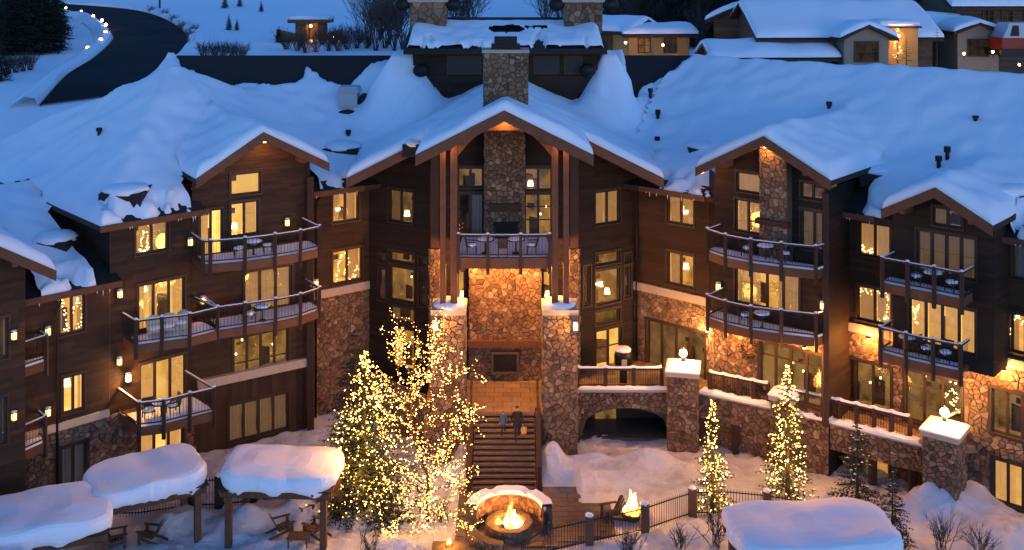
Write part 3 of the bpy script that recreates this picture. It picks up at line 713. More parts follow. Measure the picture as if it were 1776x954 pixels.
balcony([(241,741),(284,736),(329,724),(371,714)], L1, (0,1,2,3), WA)
WLB = WA.inset(.0, 6, -4.6)
balcony([(-60,668),(-10,650),(36,640),(80,625)], L2, (1,2,3), WLB)
balcony([(-60,822),(-10,802),(35,786),(78,766)], L1, (1,2,3), WLB)
balcony([(795,446),(846,447),(903,447),(953,446)], L3, (0,1,2,3), WCEN, side=False, drop=.55)
balcony([(1227,436),(1258,447),(1302,456),(1355,463),(1415,469),(1432,463)], L3, (0,1,2,3,4), WB2)
balcony([(1227,551),(1258,562),(1302,572),(1355,579),(1415,586),(1432,580)], L2, (0,1,2,3,4), WB2)
balcony([(1530,490),(1574,499),(1620,508),(1668,518)], L3, (0,1,2,3), WF)
balcony([(1527,610),(1571,622),(1618,633),(1666,643)], L2, (0,1,2,3), WF)

# chimney of the right bay, wreath, pipes
u0,_ = WB2.uz(1319,330,.5); u1,_ = WB2.uz(1366,330,.5)
mb = MB(); wz = [WB2.pt(u,z,o) for z in (L3-.1,15.3) for u,o in ((u0,.55),(u1,.55),(u1,.02),(u0,.02))]; mb.hexa(wz[:4],wz[4:]); ch = lpart(mb,'stone_chimney',MORTAR)
zc = WB2.uz(1342,258,.55)[1]
voronoi_stones(WB2, u0, u1, L3, 15.2, ch, o=.55, seed=91)
sl_ = Wall(WB2.pt(u0,0,.02).xy, WB2.pt(u0,0,.55).xy); voronoi_stones(sl_, 0, .53, L3, 15.2, ch, seed=92)
ua,za = WB2.uz(1314,381,.6); ub,zb = WB2.uz(1371,372,.6)
mb = MB(); mb.bar(WB2.pt(ua,za,.7),WB2.pt(ub,za,.7),.35,.24); lpart(mb,'mantel',TIMBER_D)
def pipe(W, px, z0, z1, o=.12):
    u,_ = W.uz(px,500,o); mb = MB(); mb.tube([W.pt(u,z1,o+.5),W.pt(u,z1-.3,o+.45),W.pt(u,z1-.75,o),W.pt(u,z0,o)],.055,8); lpart(mb,'downpipe',BRACKET,smooth=True)
pipe(WA,99,-.3,9.4); pipe(WC2,1104,2.3,12.2); pipe(WC,548,0,12.2); pipe(WE,1446,2.3,12.2)
mb = MB(); mb.bar(WB2.pt(WB2.L-.12,2.4,.1),WB2.pt(WB2.L-.12,13.4,.1),.26,.26); lpart(mb,'corner_post',TIMBER_D)

# ------------------------------------------------------------------ roofs
class Prism:
    def __init__(s, name, O, T, t0,t1,d0,d1, fn, th=.5, rnd='f', bare=None, step=.24, holes=0):
        s.name=name; s.O=Vector(O); s.T=Vector(T).normalized(); s.D=Vector((-s.T.y,s.T.x)); s.t0,s.t1,s.d0,s.d1=t0,t1,d0,d1; s.fn=fn; s.th=th; s.rnd=rnd; s.bare=bare; s.step=step; s.holes=holes
    def loc(s,x,y): v=Vector((x,y))-s.O; return v.dot(s.T), v.dot(s.D)
    def world(s,t,d): p=s.O+s.T*t+s.D*d; return p.x,p.y
    ext=(0,0); fam=None
    def inside(s,t,d): return min(t-s.t0+s.ext[0],s.t1+s.ext[1]-t,d-s.d0,s.d1-d)
    def edge(s,t,d):
        e=9.0
        if 'f' in s.rnd: e=min(e,d-s.d0)
        if 'b' in s.rnd: e=min(e,s.d1-d)
        if 'l' in s.rnd: e=min(e,t-s.t0)
        if 'r' in s.rnd: e=min(e,s.t1-t)
        return e
PR = []
def wing(name, W, t0, t1, z, pitch, w, ov=.75, hip=None, **k):
    def fn(t,d):
        v = z+pitch*min(d+ov, 2*w-d+ov)
        if hip: v = min(v, z+hip[1]*(t-hip[0])); v -= .42*max(0,t-10.2)
        return v
    PR.append(Prism(name, W.A, W.d, t0, t1, -ov, 2*w+ov, fn, **k))
def gable(name, g, ov=1.05, back=10, **k):
    W=g['W']; fn=lambda t,d: g['zp']-(g['pl'] if t<g['uc'] else g['pr'])*abs(t-g['uc'])
    PR.append(Prism(name, W.A, W.d, g['uc']-g['hl'], g['uc']+g['hr'], -ov, back, fn, rnd='flr', step=.22, th=.52, **k))
wing('right_wing', WE, -14.5, 16, 12.2, .54, 10, holes=1)
wing('left_wing', WA, TA-.7, 23, 12.2, .54, 10, hip=(TA-.7,.7), rnd='fl', holes=1, step=.24)
wing('left_end', WA, -16, TA+.3, 9.55, .30, 9, holes=.8)
wing('left_link', WC, -2.5, 6, 12.2, .33, 11, holes=1)
wing('right_link', WC2, -3, 5.5, 12.2, .33, 11, holes=1)
gable('left_gable', GB); gable('right_gable', GB2); gable('small_gable', GF, back=8, ov=1.0)
G0 = D(W=W0, uc=4.1, hl=4.4, hr=4.3, zp=13.8, pl=.63, pr=.63); gable('far_gable', G0, ov=1.0, back=9)
cfn = lambda t,d: 17.2-.5*abs(t)
PR.append(Prism('centre', (XR,50), (1,0), -4.25,4.25, 0,21, cfn, th=.52, rnd='flr', step=.26))
PR.append(Prism('centre_left', (XR,50), (1,0), -8.3,-4.1, 4.7,21, cfn, rnd='fl', step=.28))
PR.append(Prism('centre_right', (XR,50), (1,0), 4.1,8.3, 4.7,21, cfn, rnd='fr', step=.28))
for q_,e_ in ((-3,(0,0)),(-2,(0,2)),(-1,(2,0))): PR[q_].fam='c'; PR[q_].ext=e_
def mz(t,d): return 18.35-.55*abs(d-10)
def onM(px,py):      # pixel to plan position on the main front slope
    # z = 18.05-.55*(70-Y)
    Y = F*(HC-18.70+.55*70)/((py-HY)+F*.55); return ((px-CX)/F*Y, Y)
BARE = [[onM(*p) for p in q] for q in (
    [(300,70),(318,112),(352,128),(395,148),(430,140),(470,143),(512,142),(524,128),(529,103),(545,118),(572,136),(602,146),(618,130),(640,110),(668,98),(690,96),(690,70)],
    [(1085,70),(1086,100),(1094,140),(1102,196),(1106,150),(1125,138),(1160,126),(1190,108),(1216,95),(1240,70)])]
def inpoly(x,y,poly):
    c=False; j=len(poly)-1
    for i in range(len(poly)):
        if (poly[i][1]>y)!=(poly[j][1]>y) and x<(poly[j][0]-poly[i][0])*(y-poly[i][1])/(poly[j][1]-poly[i][1])+poly[i][0]: c=not c
        j=i
    return c
def pdist(x,y,poly):
    b=99
    for i in range(len(poly)):
        ax,ay=poly[i-1]; bx,by=poly[i]; dx,dy=bx-ax,by-ay; t=max(0,min(1,((x-ax)*dx+(y-ay)*dy)/(dx*dx+dy*dy+1e-9))); b=min(b,math.hypot(x-ax-t*dx,y-ay-t*dy))
    return b
PR.append(Prism('main', (0,60), (1,0), -23,13.5, -1.5,20, mz, rnd='b', step=.17, th=.36))
KS = .28
def roof_z(x,y):
    best=-9
    for p in PR:
        t,d=p.loc(x,y)
        if p.inside(t,d)>=0: best=max(best,p.fn(t,d))
    return best
for own in PR:
    def cuts(a,b,st,r0,r1):
        e=[0,.02,.06,.12,.2,.3,.42]; L=[a+x for x in e] if r0 else [a]
        Rr=[b-x for x in reversed(e)] if r1 else [b]
        n=max(1,int((Rr[0]-L[-1])/st)); return L+[lerp(L[-1],Rr[0],k/n) for k in range(1,n)]+Rr
    ts=cuts(own.t0,own.t1,own.step,'l' in own.rnd,'r' in own.rnd); ds=cuts(own.d0,own.d1,own.step,'f' in own.rnd,'b' in own.rnd)
    skip=(lambda t,d: t>6.95 and d<2.4) if own.name=='left_wing' else (lambda t,d: False)
    V={}; mb=MB(); keep={}
    for j,d in enumerate(ds):
        for i,t in enumerate(ts):
            x,y=own.world(t,d)
            if (y>74.5 and own.name!='main') or skip(t,d): keep[i,j]=False; continue
            z0=own.fn(t,d); acc=[z0]; mx=-9; e=own.edge(t,d); th=own.th
            for p in PR:
                if p is own: continue
                tt,dd=p.loc(x,y); m=p.inside(tt,dd)
                if m<0: continue
                zz=p.fn(tt,dd); zf=zz-max(0,.4-p.edge(tt,dd))*1.6
                if not(own.fam and p.fam==own.fam): mx=max(mx,zf); acc.append(zf)
                if zz>z0-.35: e=max(e,p.edge(tt,dd))
            if y>57: acc.append(max(18.45-math.hypot(1.6*max(0,abs(x+6.75)-.7),1.25*max(0,65.0-y)+.4*max(0,y-66.5)), 18.35-math.hypot(1.7*max(0,abs(x-6.05)-.4),1.25*max(0,65.0-y)+.4*max(0,y-66.5))))
            top=max(acc); s=top+KS*math.log(sum(math.exp((q-top)/KS) for q in acc))
            nz=noise.fractal(Vector((x*.35,y*.35,2.2)),1.0,2.0,3)
            thk=th*(1+.35*nz)
            q=min(1,max(0,e)/.42); prof=math.sqrt(max(0,1-(1-q)**2))
            drift=.12*noise.noise(Vector((x*.9,y*.9,9)))*q+.10*sstep(.5,1.6,e)*noise.noise(Vector((x*.22,y*.22,4)))
            zz=s+.015+thk*prof+drift+.035*q*noise.noise(Vector((t*1.7,d*.22,own.O.x)))+.018*q*noise.noise(Vector((t*4.5,d*.5,own.O.y)))
            k_=z0>=mx-.22
            if y>60:
                for bp in BARE:
                    xx=x+.12*noise.noise(Vector((x*1.7,y*1.7,1))); yy=y+.16*noise.noise(Vector((x*2.1,y*2.1,8)))+.08*noise.noise(Vector((x*6,y*6,8)))
                    ds_=pdist(xx,yy,bp)*(-1 if inpoly(xx,yy,bp) else 1)
                    if ds_<.22: zz=(lerp(top-.2,zz,sstep(0,.22,ds_)) if ds_>0 else top-.2)
            if own.holes and d+.75<2.2:
                hn=noise.noise(Vector((t*1.3,d*.9,own.O.x)))+.55*noise.noise(Vector((t*2.9+d*1.6,d*1.8,3)))+.25*noise.noise(Vector((t*7,d*7,5)))
                ms=.04+.75*max(0,d+.15)/own.holes-hn
                mk=max(0,min(1,ms*2.2+.25)); zz=lerp(top-.15,zz,mk)
            V[i,j]=len(mb.v); mb.v.append((x,y,zz))
            keep[i,j]=k_
    for j in range(len(ds)-1):
        for i in range(len(ts)-1):
            c=[(i,j),(i+1,j),(i+1,j+1),(i,j+1)]
            if sum(bool(keep.get(q)) for q in c)>=3 and all(q in V for q in c): mb.f.append(tuple(V[q] for q in c)); mb.m.append(0)
    if mb.f: lpart(mb, 'roof_snow', SNOW, smooth=True, kind='stuff')
    # the shingled roof under the snow
    mb=MB(); ts2=[own.t0]+sorted(x for x in ((0,) if own.name.startswith('centre') else (own.O.x*0+t for t in ())) if own.t0<x<own.t1)+[own.t1]
    n1=max(2,int((own.t1-own.t0)/.5)); n2=max(2,int((own.d1-own.d0)/.5))
    ts2=[lerp(own.t0,own.t1,k/n1) for k in range(n1+1)]; ds2=[lerp(own.d0,own.d1,k/n2) for k in range(n2+1)]
    ok=lambda t,d: own.world(t,d)[1]<81
    idx={}
    for j,d in enumerate(ds2):
        for i,t in enumerate(ts2):
            x,y=own.world(t,d); idx[i,j]=len(mb.v); z=own.fn(t,d); mb.v+= [(x,y,z),(x,y,z-.24)]
    for j in range(n2):
        for i in range(n1):
            if not ok(ts2[i],ds2[j]) or skip(ts2[i+1],ds2[j]): continue
            a,b,c,e=idx[i,j],idx[i+1,j],idx[i+1,j+1],idx[i,j+1]
            mb.f+= [(a,b,c,e),(e+1,c+1,b+1,a+1)]; mb.m+= [0,1]
            if j==0: mb.f.append((a+1,b+1,b,a)); mb.m.append(1)
            if i==0: mb.f.append((a,e,e+1,a+1)); mb.m.append(1)
            if i==n1-1: mb.f.append((b+1,c+1,c,b)); mb.m.append(1)
    lpart(mb,'roof',[SHINGLE,TIMBER_D])
# fascias, gutters, rake boards
def rake(W, g, o, h=.42, t=.12, mat=TIMBER):
    for s in (-1,1):
        hw = g['hl'] if s<0 else g['hr']; p = g['pl'] if s<0 else g['pr']; mb=MB(); n=6
        pts=[(g['uc']+s*hw*k/n, g['zp']-p*hw*k/n) for k in range(n+1)]
        for (a,z0),(b,z1) in zip(pts,pts[1:]):
            if s<0: a,b,z0,z1=b,a,z1,z0
            mb.hexa([W.pt(a,z0-h,o+t),W.pt(b,z1-h,o+t),W.pt(b,z1-h,o),W.pt(a,z0-h,o)],[W.pt(a,z0+.03,o+t),W.pt(b,z1+.03,o+t),W.pt(b,z1+.03,o),W.pt(a,z0+.03,o)])
        lpart(mb,'rake_board',mat)
        # soffit purlin under the overhang
        mb=MB(); a=g['uc']+s*hw*.62; z=g['zp']-p*hw*.62-.42; mb.bar(W.pt(a,z,o+.02),W.pt(a,z,o-1.0),.22,.3); lpart(mb,'purlin',TIMBER)
rake(WB,GB,1.05); rake(WB2,GB2,1.05); rake(WF,GF,1.0); rake(W0,G0,1.0)
WCF=Wall((XR,50),(XR+1,50)); rake(WCF,D(uc=0,hl=4.25,hr=4.25,zp=17.2,pl=.5,pr=.5),0.0,h=.5)
for s in (-1,1):
    mb=MB(); n=5; xs_=[s*lerp(4.2,8.3,k/n) for k in range(n+1)]
    for a,b in zip(xs_,xs_[1:]):
        if s<0: a,b=b,a
        W=WCF; z0,z1=17.2-.5*abs(a),17.2-.5*abs(b)
        mb.hexa([W.pt(a,z0-.5,-4.6),W.pt(b,z1-.5,-4.6),W.pt(b,z1-.5,-4.7),W.pt(a,z0-.5,-4.7)],[W.pt(a,z0+.03,-4.6),W.pt(b,z1+.03,-4.6),W.pt(b,z1+.03,-4.7),W.pt(a,z0+.03,-4.7)])
    lpart(mb,'rake_board',TIMBER)
def gutter(W,u0,u1,z):
    mb=MB(); mb.hexa([W.pt(u0,z-.26,.80),W.pt(u1,z-.26,.80),W.pt(u1,z-.26,.755),W.pt(u0,z-.26,.755)],[W.pt(u0,z+.04,.86),W.pt(u1,z+.04,.86),W.pt(u1,z+.04,.755),W.pt(u0,z+.04,.755)]); lpart(mb,'gutter',TIMBER)
gutter(WA,TA-.75,WA.L+.1,12.2); gutter(WA,-2.4,TA+.25,9.55); gutter(WC,-.6,WC.L-.75,12.2); gutter(WC2,.85,WC2.L+.2,12.2); gutter(WE,-.1,2.6,12.2); gutter(WE,6.0,WE.L,12.2)

# icicles hanging from the eaves
rnd=random.Random(15); ic=MB()
for W,u0,u1,z,n in ((WA,TA-.6,WA.L,12.0,26),(WA,-2.2,TA,9.3,22),(WC,-.5,WC.L-.8,12.0,12),(WC2,.9,WC2.L,12.0,18),(WE,0,2.5,12.0,12),(WE,6.2,WE.L,12.0,16)):
    for k in range(n//3):
        u=rnd.uniform(u0,u1); l=rnd.uniform(.06,.28); ic.tube([W.pt(u,z,.83),W.pt(u,z-l*.5,.83),W.pt(u,z-l,.83)],[.03,.018,.003],5)
ICE=M('ice',(.75,.82,.88),.15,.05,4,0,spec=.6); lpart(ic,'icicles',ICE,smooth=True,kind='stuff')
# ------------------------------------------------------------------ chimney, clerestory tower, roof vents
CY=53.2; a,b=P(840,0,CY).x,P(914,0,CY).x; zt=P(0,92,CY).z
chm=stone_block('chimney',a,b,CY,CY+1.7,16.2,zt,101,faces='fls')
mb=MB(); mb.box(a-.12,b+.12,CY-.12,CY+1.82,zt,zt+.16); mb.build('cap',LEDGE,chm)
mb=MB(); mb.box(a+.35,b-.35,CY+.35,CY+1.35,zt+.16,zt+.42); mb.box(a+.5,b-.5,CY+.5,CY+1.2,zt+.42,zt+.8); mb.build('flue',BRACKET,chm)
TY=64.5; x0,x1=P(708,0,TY).x,P(1045,0,TY).x; ze=P(0,84,TY-.8).z
mb=MB(); mb.box(x0+.3,x1-.3,TY,TY+7,15.5,ze); tow=lpart(mb,'clerestory',SIDING2)
for px0,px1 in ((775,835),(925,970),(978,1010)):
    A,B=P(px0,0,TY).x,P(px1,0,TY).x; mb=MB(); mb.box(A,B,TY-.06,TY-.002,17.6,ze-.5); mb.build('window_frame',FRAME,tow)
    mb=MB(); mb.box(A+.1,B-.1,TY-.08,TY-.062,17.7,ze-.6); mb.build('pane',RESIN,tow)
ridge=20.6; rY=TY+4.2
mb=MB(); mb.hexa([(x0-.2,TY-1,ze-.35),(x1+.2,TY-1,ze-.35),(x1+.2,rY,ridge-.35),(x0-.2,rY,ridge-.35)],[(x0-.2,TY-1,ze),(x1+.2,TY-1,ze),(x1+.2,rY,ridge),(x0-.2,rY,ridge)])
mb.hexa([(x0-.2,rY+.002,ridge-.35),(x1+.2,rY+.002,ridge-.35),(x1+.2,rY+4.5,ze-.5),(x0-.2,rY+4.5,ze-.5)],[(x0-.2,rY+.002,ridge),(x1+.2,rY+.002,ridge),(x1+.2,rY+4.5,ze-.1),(x0-.2,rY+4.5,ze-.1)])
mb.box(x0+1.5,x1-1.5,rY-.2,rY+.2,ridge,ridge+.35)
mb.build('clerestory_roof',SHINGLE,tow)
mb=MB(); nx_,ny_=90,22; idx={}
for j in range(ny_+1):
    for i in range(nx_+1):
        x=lerp(x0,x1,i/nx_); t=j/ny_; y=lerp(TY-.95,rY-.25,t); zr=lerp(ze,ridge,(y-(TY-1))/(rY-TY+1))
        e=min(i/nx_,1-i/nx_)*(x1-x0); q=min(1,min(e,(t+.02)*4,(1-t)*3+.1)/.5); corner=sstep(2.6,.3,e)*.35*math.sin(math.pi*min(1,max(0,t*1.1)))
        h=(.36+corner)*math.sqrt(1-(1-q)**2)+.08*noise.noise(Vector((x*1.1,y*1.1,0)))
        h=lerp(h,-.08,sstep(.02,.16,noise.noise(Vector((x*.9,3,3)))+.4*noise.noise(Vector((x*3,y*2,3)))-t*1.5)); idx[i,j]=len(mb.v); mb.v.append((x,y,zr+.01+h))
for j in range(ny_):
    for i in range(nx_):
        x=lerp(x0,x1,(i+.5)/nx_); t=(j+.5)/ny_
        hole=((x-XR)/1.15)**2+((t-.55)/.16)**2<1+.25*noise.noise(Vector((x*3,t*9,1))) or (abs(x-XR)>4.6 and abs(x-XR)<6.4 and t>.80) or (x-XR>1.1 and x-XR<2.6 and abs(t-.62)<.05+.05*noise.noise(Vector((x*6,0,2))))
        if not hole: mb.f.append((idx[i,j],idx[i+1,j],idx[i+1,j+1],idx[i,j+1])); mb.m.append(0)
mb.build('clerestory_snow',SNOW,tow,True,'stuff')
for px0,px1,sd in ((712,772,111),(980,1044,121)):
    A,B=P(px0,0,66.5).x,P(px1,0,66.5).x
    c=stone_block('tower_chimney',A,B,66.6,68.4,17,P(0,4,66.6).z,sd,faces='fls',su=.5,sz=.36)
    mb=MB(); zt2=P(0,4,66.6).z; mb.box(A-.2,B+.2,66.45,68.6,zt2,zt2+.18); mb.build('cap',LEDGE,c); mb=MB(); mb.box(A+.4,B-.4,66.9,68,zt2+.18,zt2+.6); mb.build('flue',BRACKET,c)
    for k in (-1,1): MB().ball((A-.55 if k<0 else B+.55,66.6,P(0,8,66.6).z),.5,.4,.45,10,6).build('chimney_shroud',BRACKET,c,True)
for sx,px in ((-1,730),(1,1020)):
    p=P(px,122,TY-.7); mb=MB(); mb.ball(p,.5,.3,.42,12,8); lpart(mb,'round_vent',BRACKET,smooth=True)
def on_roof(px,py):
    rx,rz=(px-CX)/F,(py-HY)/F; Y=45.0
    while Y<80:
        if HC-rz*Y<=roof_z(rx*Y,Y)+.45: break
        Y+=.05
    return Vector((rx*Y,Y,HC-rz*Y))
p=on_roof(604,186); mb=MB(); mb.box(p.x-.55,p.x+.55,p.y-.1,p.y+1.2,p.z-.6,p.z+.95); mb.hexa([(p.x-.66,p.y-.25,p.z+.90),(p.x+.66,p.y-.25,p.z+.90),(p.x+.66,p.y+1.3,p.z+.90),(p.x-.66,p.y+1.3,p.z+.90)],[(p.x-.55,p.y-.1,p.z+1.25),(p.x+.55,p.y-.1,p.z+1.25),(p.x+.55,p.y+1.2,p.z+1.25),(p.x-.55,p.y+1.2,p.z+1.25)])
vb=lpart(mb,'roof_vent_box',M('galvanised',(.38,.38,.40),.5,.15,3,.1,metal=.3)); mb=MB(); mb.ball((p.x+.95,p.y+.3,p.z+.1),.42,.35,.75,12,8); mb.ball((p.x,p.y-.3,p.z-.35),.62,.28,.25,12,6); mb.build('melt_hole',SHINGLE,vb,True)
for px,py,h in ((172,236,.45),(1141,212,.75),(1438,195,.6),(1692,211,.3),(1643,279,.7),(1628,292,.6),(604,243,.6),(1140,252,.5),(1128,170,.6)):
    p=on_roof(px,py); mb=MB(); mb.tube([(p.x,p.y,p.z-.6),(p.x,p.y,p.z+h*.6)],.1,10); mb.tube([(p.x,p.y,p.z+h*.6),(p.x,p.y,p.z+h)],.16,10); lpart(mb,'vent_pipe',BRACKET)
for px,py,wd in ((210,340,1.0),(85,425,.9),(1225,262,1.0),(1520,305,.9),(1755,340,1.3),(590,262,1.0),(715,255,.5)):     # small snow-capped crickets breaking through the snow
    p=on_roof(px,py); mb=MB(); mb.hexa([(p.x-wd,p.y-.2,p.z-.5),(p.x+wd,p.y-.2,p.z-.5),(p.x+wd,p.y+1.6,p.z-.5),(p.x-wd,p.y+1.6,p.z-.5)],[(p.x-wd,p.y-.2,p.z+.12),(p.x+wd,p.y-.2,p.z+.12),(p.x+wd,p.y+1.6,p.z+.3),(p.x-wd,p.y+1.6,p.z+.3)])
    c=lpart(mb,'roof_cricket',SHINGLE); mb=MB(); mb.ball((p.x,p.y+.7,p.z+.2),wd*1.12,1.1,.3,16,6,nz=.2,seed=px); mb.build('snow',SNOW,c,True)
# ------------------------------------------------------------------ TERRACE
def rpart(root, mb, name, mat, smooth=False, kind=None):
    o=mb.build(name,mat,root,smooth,kind); o.location=-Vector(root.location); return o
TERR=tag(empty('terrace',(4,53,0)),'raised stone terrace with arched wall, corner piers and wide stairs','terrace')
TZ=2.4
def rstone(W,u0,u1,z0,z1,name='stone_wall',seed=1,holes=(),clips=(),o=0.0,depth=.5,**k):
    ob=rpart(TERR,wall_mesh(W,u0,u1,z0,z1,list(holes),clips,depth,o),name,MORTAR); voronoi_stones(W,u0,u1,z0,z1,ob,list(holes),clips,o,seed=seed,**k); return ob
def paving(name):
    m,n,b=new_mat(name); g=N(n,'NewGeometry'); br=N(n,'TexBrick'); n.links.new(g.outputs['Position'],br.inputs['Vector']); br.inputs['Scale'].default_value=1.0; br.inputs['Brick Width'].default_value=.9; br.inputs['Row Height'].default_value=.6; br.inputs['Mortar Size'].default_value=.02
    br.inputs['Color1'].default_value=(.34,.23,.14,1); br.inputs['Color2'].default_value=(.22,.145,.09,1); br.inputs['Mortar'].default_value=(.09,.06,.04,1)
    nz=noise_out(n,2.2,6,vec=g.outputs['Position']); mx=N(n,'Mix',data_type='RGBA',blend_type='MULTIPLY'); mx.inputs[0].default_value=1; n.links.new(br.outputs['Color'],mx.inputs[6]); n.links.new(mixcol(n,nz,(.45,.45,.45),(1.4,1.4,1.4)),mx.inputs[7]); n.links.new(mx.outputs[2],b.inputs['Base Color']); b.inputs['Roughness'].default_value=.45
    set_bump(n,b,noise_out(n,9,5,vec=g.outputs['Position']),.4,.03); return m
PAVE=paving('terrace_paving')
e1=G(1005,670,2.7); e2=G(1160,670,2.7); e3=G(1210,673,2.7); e4=G(1345,702,2.7); e5=G(1605,766,2.7)
mb=MB(); poly=[(-4.3,51.0),(3.25,51.0),(3.3,e1.y),(e2.x,e2.y),(e3.x,e3.y),(e4.x,e4.y),(e5.x,e5.y),(21.5,47.3),(16.2,52.2),(14.5,53.5),(10.6,55.4),(6.9,58.3),(3.4,56.2),(-4.3,56.2)]
mb.add([(x,y,TZ) for x,y in poly]+[(x,y,TZ-.3) for x,y in poly],[tuple(range(len(poly)))]+[(i,i+len(poly),(i+1)%len(poly)+len(poly),(i+1)%len(poly)) for i in range(len(poly))]); rpart(TERR,mb,'terrace_floor',PAVE)
# arched front wall between the big pier and the lamp pier
WT=Wall((3.3,e1.y),(e2.x+.2,e2.y)); nA=14; arch=[]
za=P(0,708,e1.y).z
for k in range(nA+1):
    t=k/nA; arch.append((lerp(.15,WT.L-.1,t), -.2+(za+.2)*math.sin(math.pi*min(1,max(0,t)))**.26))
mb=MB()
for (a,z0),(b,z1) in zip(arch,arch[1:]):
    mb.quad(WT.pt(a,z0),WT.pt(b,z1),WT.pt(b,TZ+.05),WT.pt(a,TZ+.05)); mb.quad(WT.pt(a,z0),WT.pt(a,z0,-.6),WT.pt(b,z1,-.6),WT.pt(b,z1))
aw=rpart(TERR,mb,'arched_wall',MORTAR)
hs=[(a-.01,b+.01,-3,max(z0,z1)+.02) for (a,z0),(b,z1) in zip(arch,arch[1:])]
voronoi_stones(WT,0,WT.L,-.3,TZ,aw,hs,seed=201,su=.30,sz=.18)
mb=MB(); mb.box(3.3,9.4,56.4,56.6,-1,TZ-.3); mb.box(9.3,9.5,53.2,56.6,-1,TZ-.3); rpart(TERR,mb,'undercroft_wall',MORTAR)
mb=MB(); p0=P(1032,728,56.35); p1=P(1068,709,56.35); mb.box(p0.x,p1.x,56.30,56.38,p0.z,p1.z); rpart(TERR,mb,'undercroft_window',ROOMS['d'])
mb=MB(); mb.box(3.4,9.2,53.9,56.4,-.30,-.16); rpart(TERR,mb,'undercroft_floor',CONC)
mb=MB(); mb.hexa([WT.pt(0,TZ+.052,.18),WT.pt(WT.L,TZ+.052,.18),WT.pt(WT.L,TZ+.052,-.4),WT.pt(0,TZ+.052,-.4)],[WT.pt(0,TZ+.2,.18),WT.pt(WT.L,TZ+.2,.18),WT.pt(WT.L,TZ+.2,-.4),WT.pt(0,TZ+.2,-.4)]); rpart(TERR,mb,'coping',LEDGE)
def snow_strip(W,u0,u1,z,w0,w1,h,name='coping_snow',seed=0,root=TERR):
    mb=MB(); n=max(4,int((u1-u0)/.15)); prof=[(w0,-.02),(w0,h*.6),(lerp(w0,w1,.25),h),(lerp(w0,w1,.75),h*.95),(w1,h*.5),(w1,-.02)]
    rr=[]
    for k in range(n+1):
        u=lerp(u0,u1,k/n); f=.65+.6*abs(noise.noise(Vector((u*1.3,seed,1))))+.25*noise.noise(Vector((u*4,seed,2)))
        if k in (0,n): f*=.25
        rr.append([W.pt(u,z+hh*f,ww) for ww,hh in prof])
    for a,b in zip(rr,rr[1:]):
        for q in range(5): mb.quad(a[q],b[q],b[q+1],a[q+1])
    return rpart(root,mb,name,SNOW,True)
snow_strip(WT,.1,WT.L-.1,TZ+.2,.2,-.3,.14,seed=1)
W3=Wall((e3.x,e3.y),(e4.x,e4.y)); W4=Wall((e4.x,e4.y),(e5.x,e5.y))
for W,sd in ((W3,211),(W4,221)):
    rstone(W,0,W.L,TZ-1.15,TZ+.05,seed=sd,name='stone_band')
    mb=MB(); mb.quad(W.pt(0,TZ-1.15),W.pt(W.L,TZ-1.15),W.pt(W.L,TZ-1.15,-1.2),W.pt(0,TZ-1.15,-1.2)); rpart(TERR,mb,'soffit',TIMBER)
    mb=MB(); mb.hexa([W.pt(0,TZ+.052,.15),W.pt(W.L,TZ+.052,.15),W.pt(W.L,TZ+.052,-.4),W.pt(0,TZ+.052,-.4)],[W.pt(0,TZ+.18,.15),W.pt(W.L,TZ+.18,.15),W.pt(W.L,TZ+.18,-.4),W.pt(0,TZ+.18,-.4)]); rpart(TERR,mb,'coping',LEDGE)
    snow_strip(W,.15,W.L-.1,TZ+.18,.24,-.35,.24,seed=sd)
    Wb=W.inset(-1.6); rstone(Wb,-.3,W.L+.5,-.8,TZ-.3,seed=sd+3,name='undercroft_stone_wall',holes=[Wb.rect(*r) for r in (((1262,1325,742,784),) if sd==211 else ((1402,1432,770,806),(1498,1540,796,840)))])
    for r in (((1262,1325,742,784,'k'),) if sd==211 else ((1402,1432,770,806,'s'),(1498,1540,796,840,'w'))):
        rc=Wb.rect(*r[:4]); mb=MB(); mb.quad(*[Wb.pt(u,z,-.3) for u,z in ((rc[0],rc[2]),(rc[1],rc[2]),(rc[1],rc[3]),(rc[0],rc[3]))]); wn=rpart(TERR,mb,'undercroft_window',ROOMS[r[4]])
        mb=MB(); um=(rc[0]+rc[1])/2
        for a,b,c,d in ((rc[0],rc[1],rc[3]-.07,rc[3]),(rc[0],rc[1],rc[2],rc[2]+.07),(um-.04,um+.04,rc[2]+.07,rc[3]-.07)): mb.bar(Wb.pt(a,(c+d)/2,-.1),Wb.pt(b,(c+d)/2,-.1),.06,d-c)
        mb.build('window_frame',FRAME,wn)
for W,us in ((W3,(.15,1.9)),(W4,(2.2,4.6,6.4))):
    for u in us:
        mb=MB(); p=W.pt(u,0,-.25); mb.box(p.x-.16,p.x+.16,p.y-.16,p.y+.16,-.8,TZ-1.16); rpart(TERR,mb,'column',TIMBER_D)
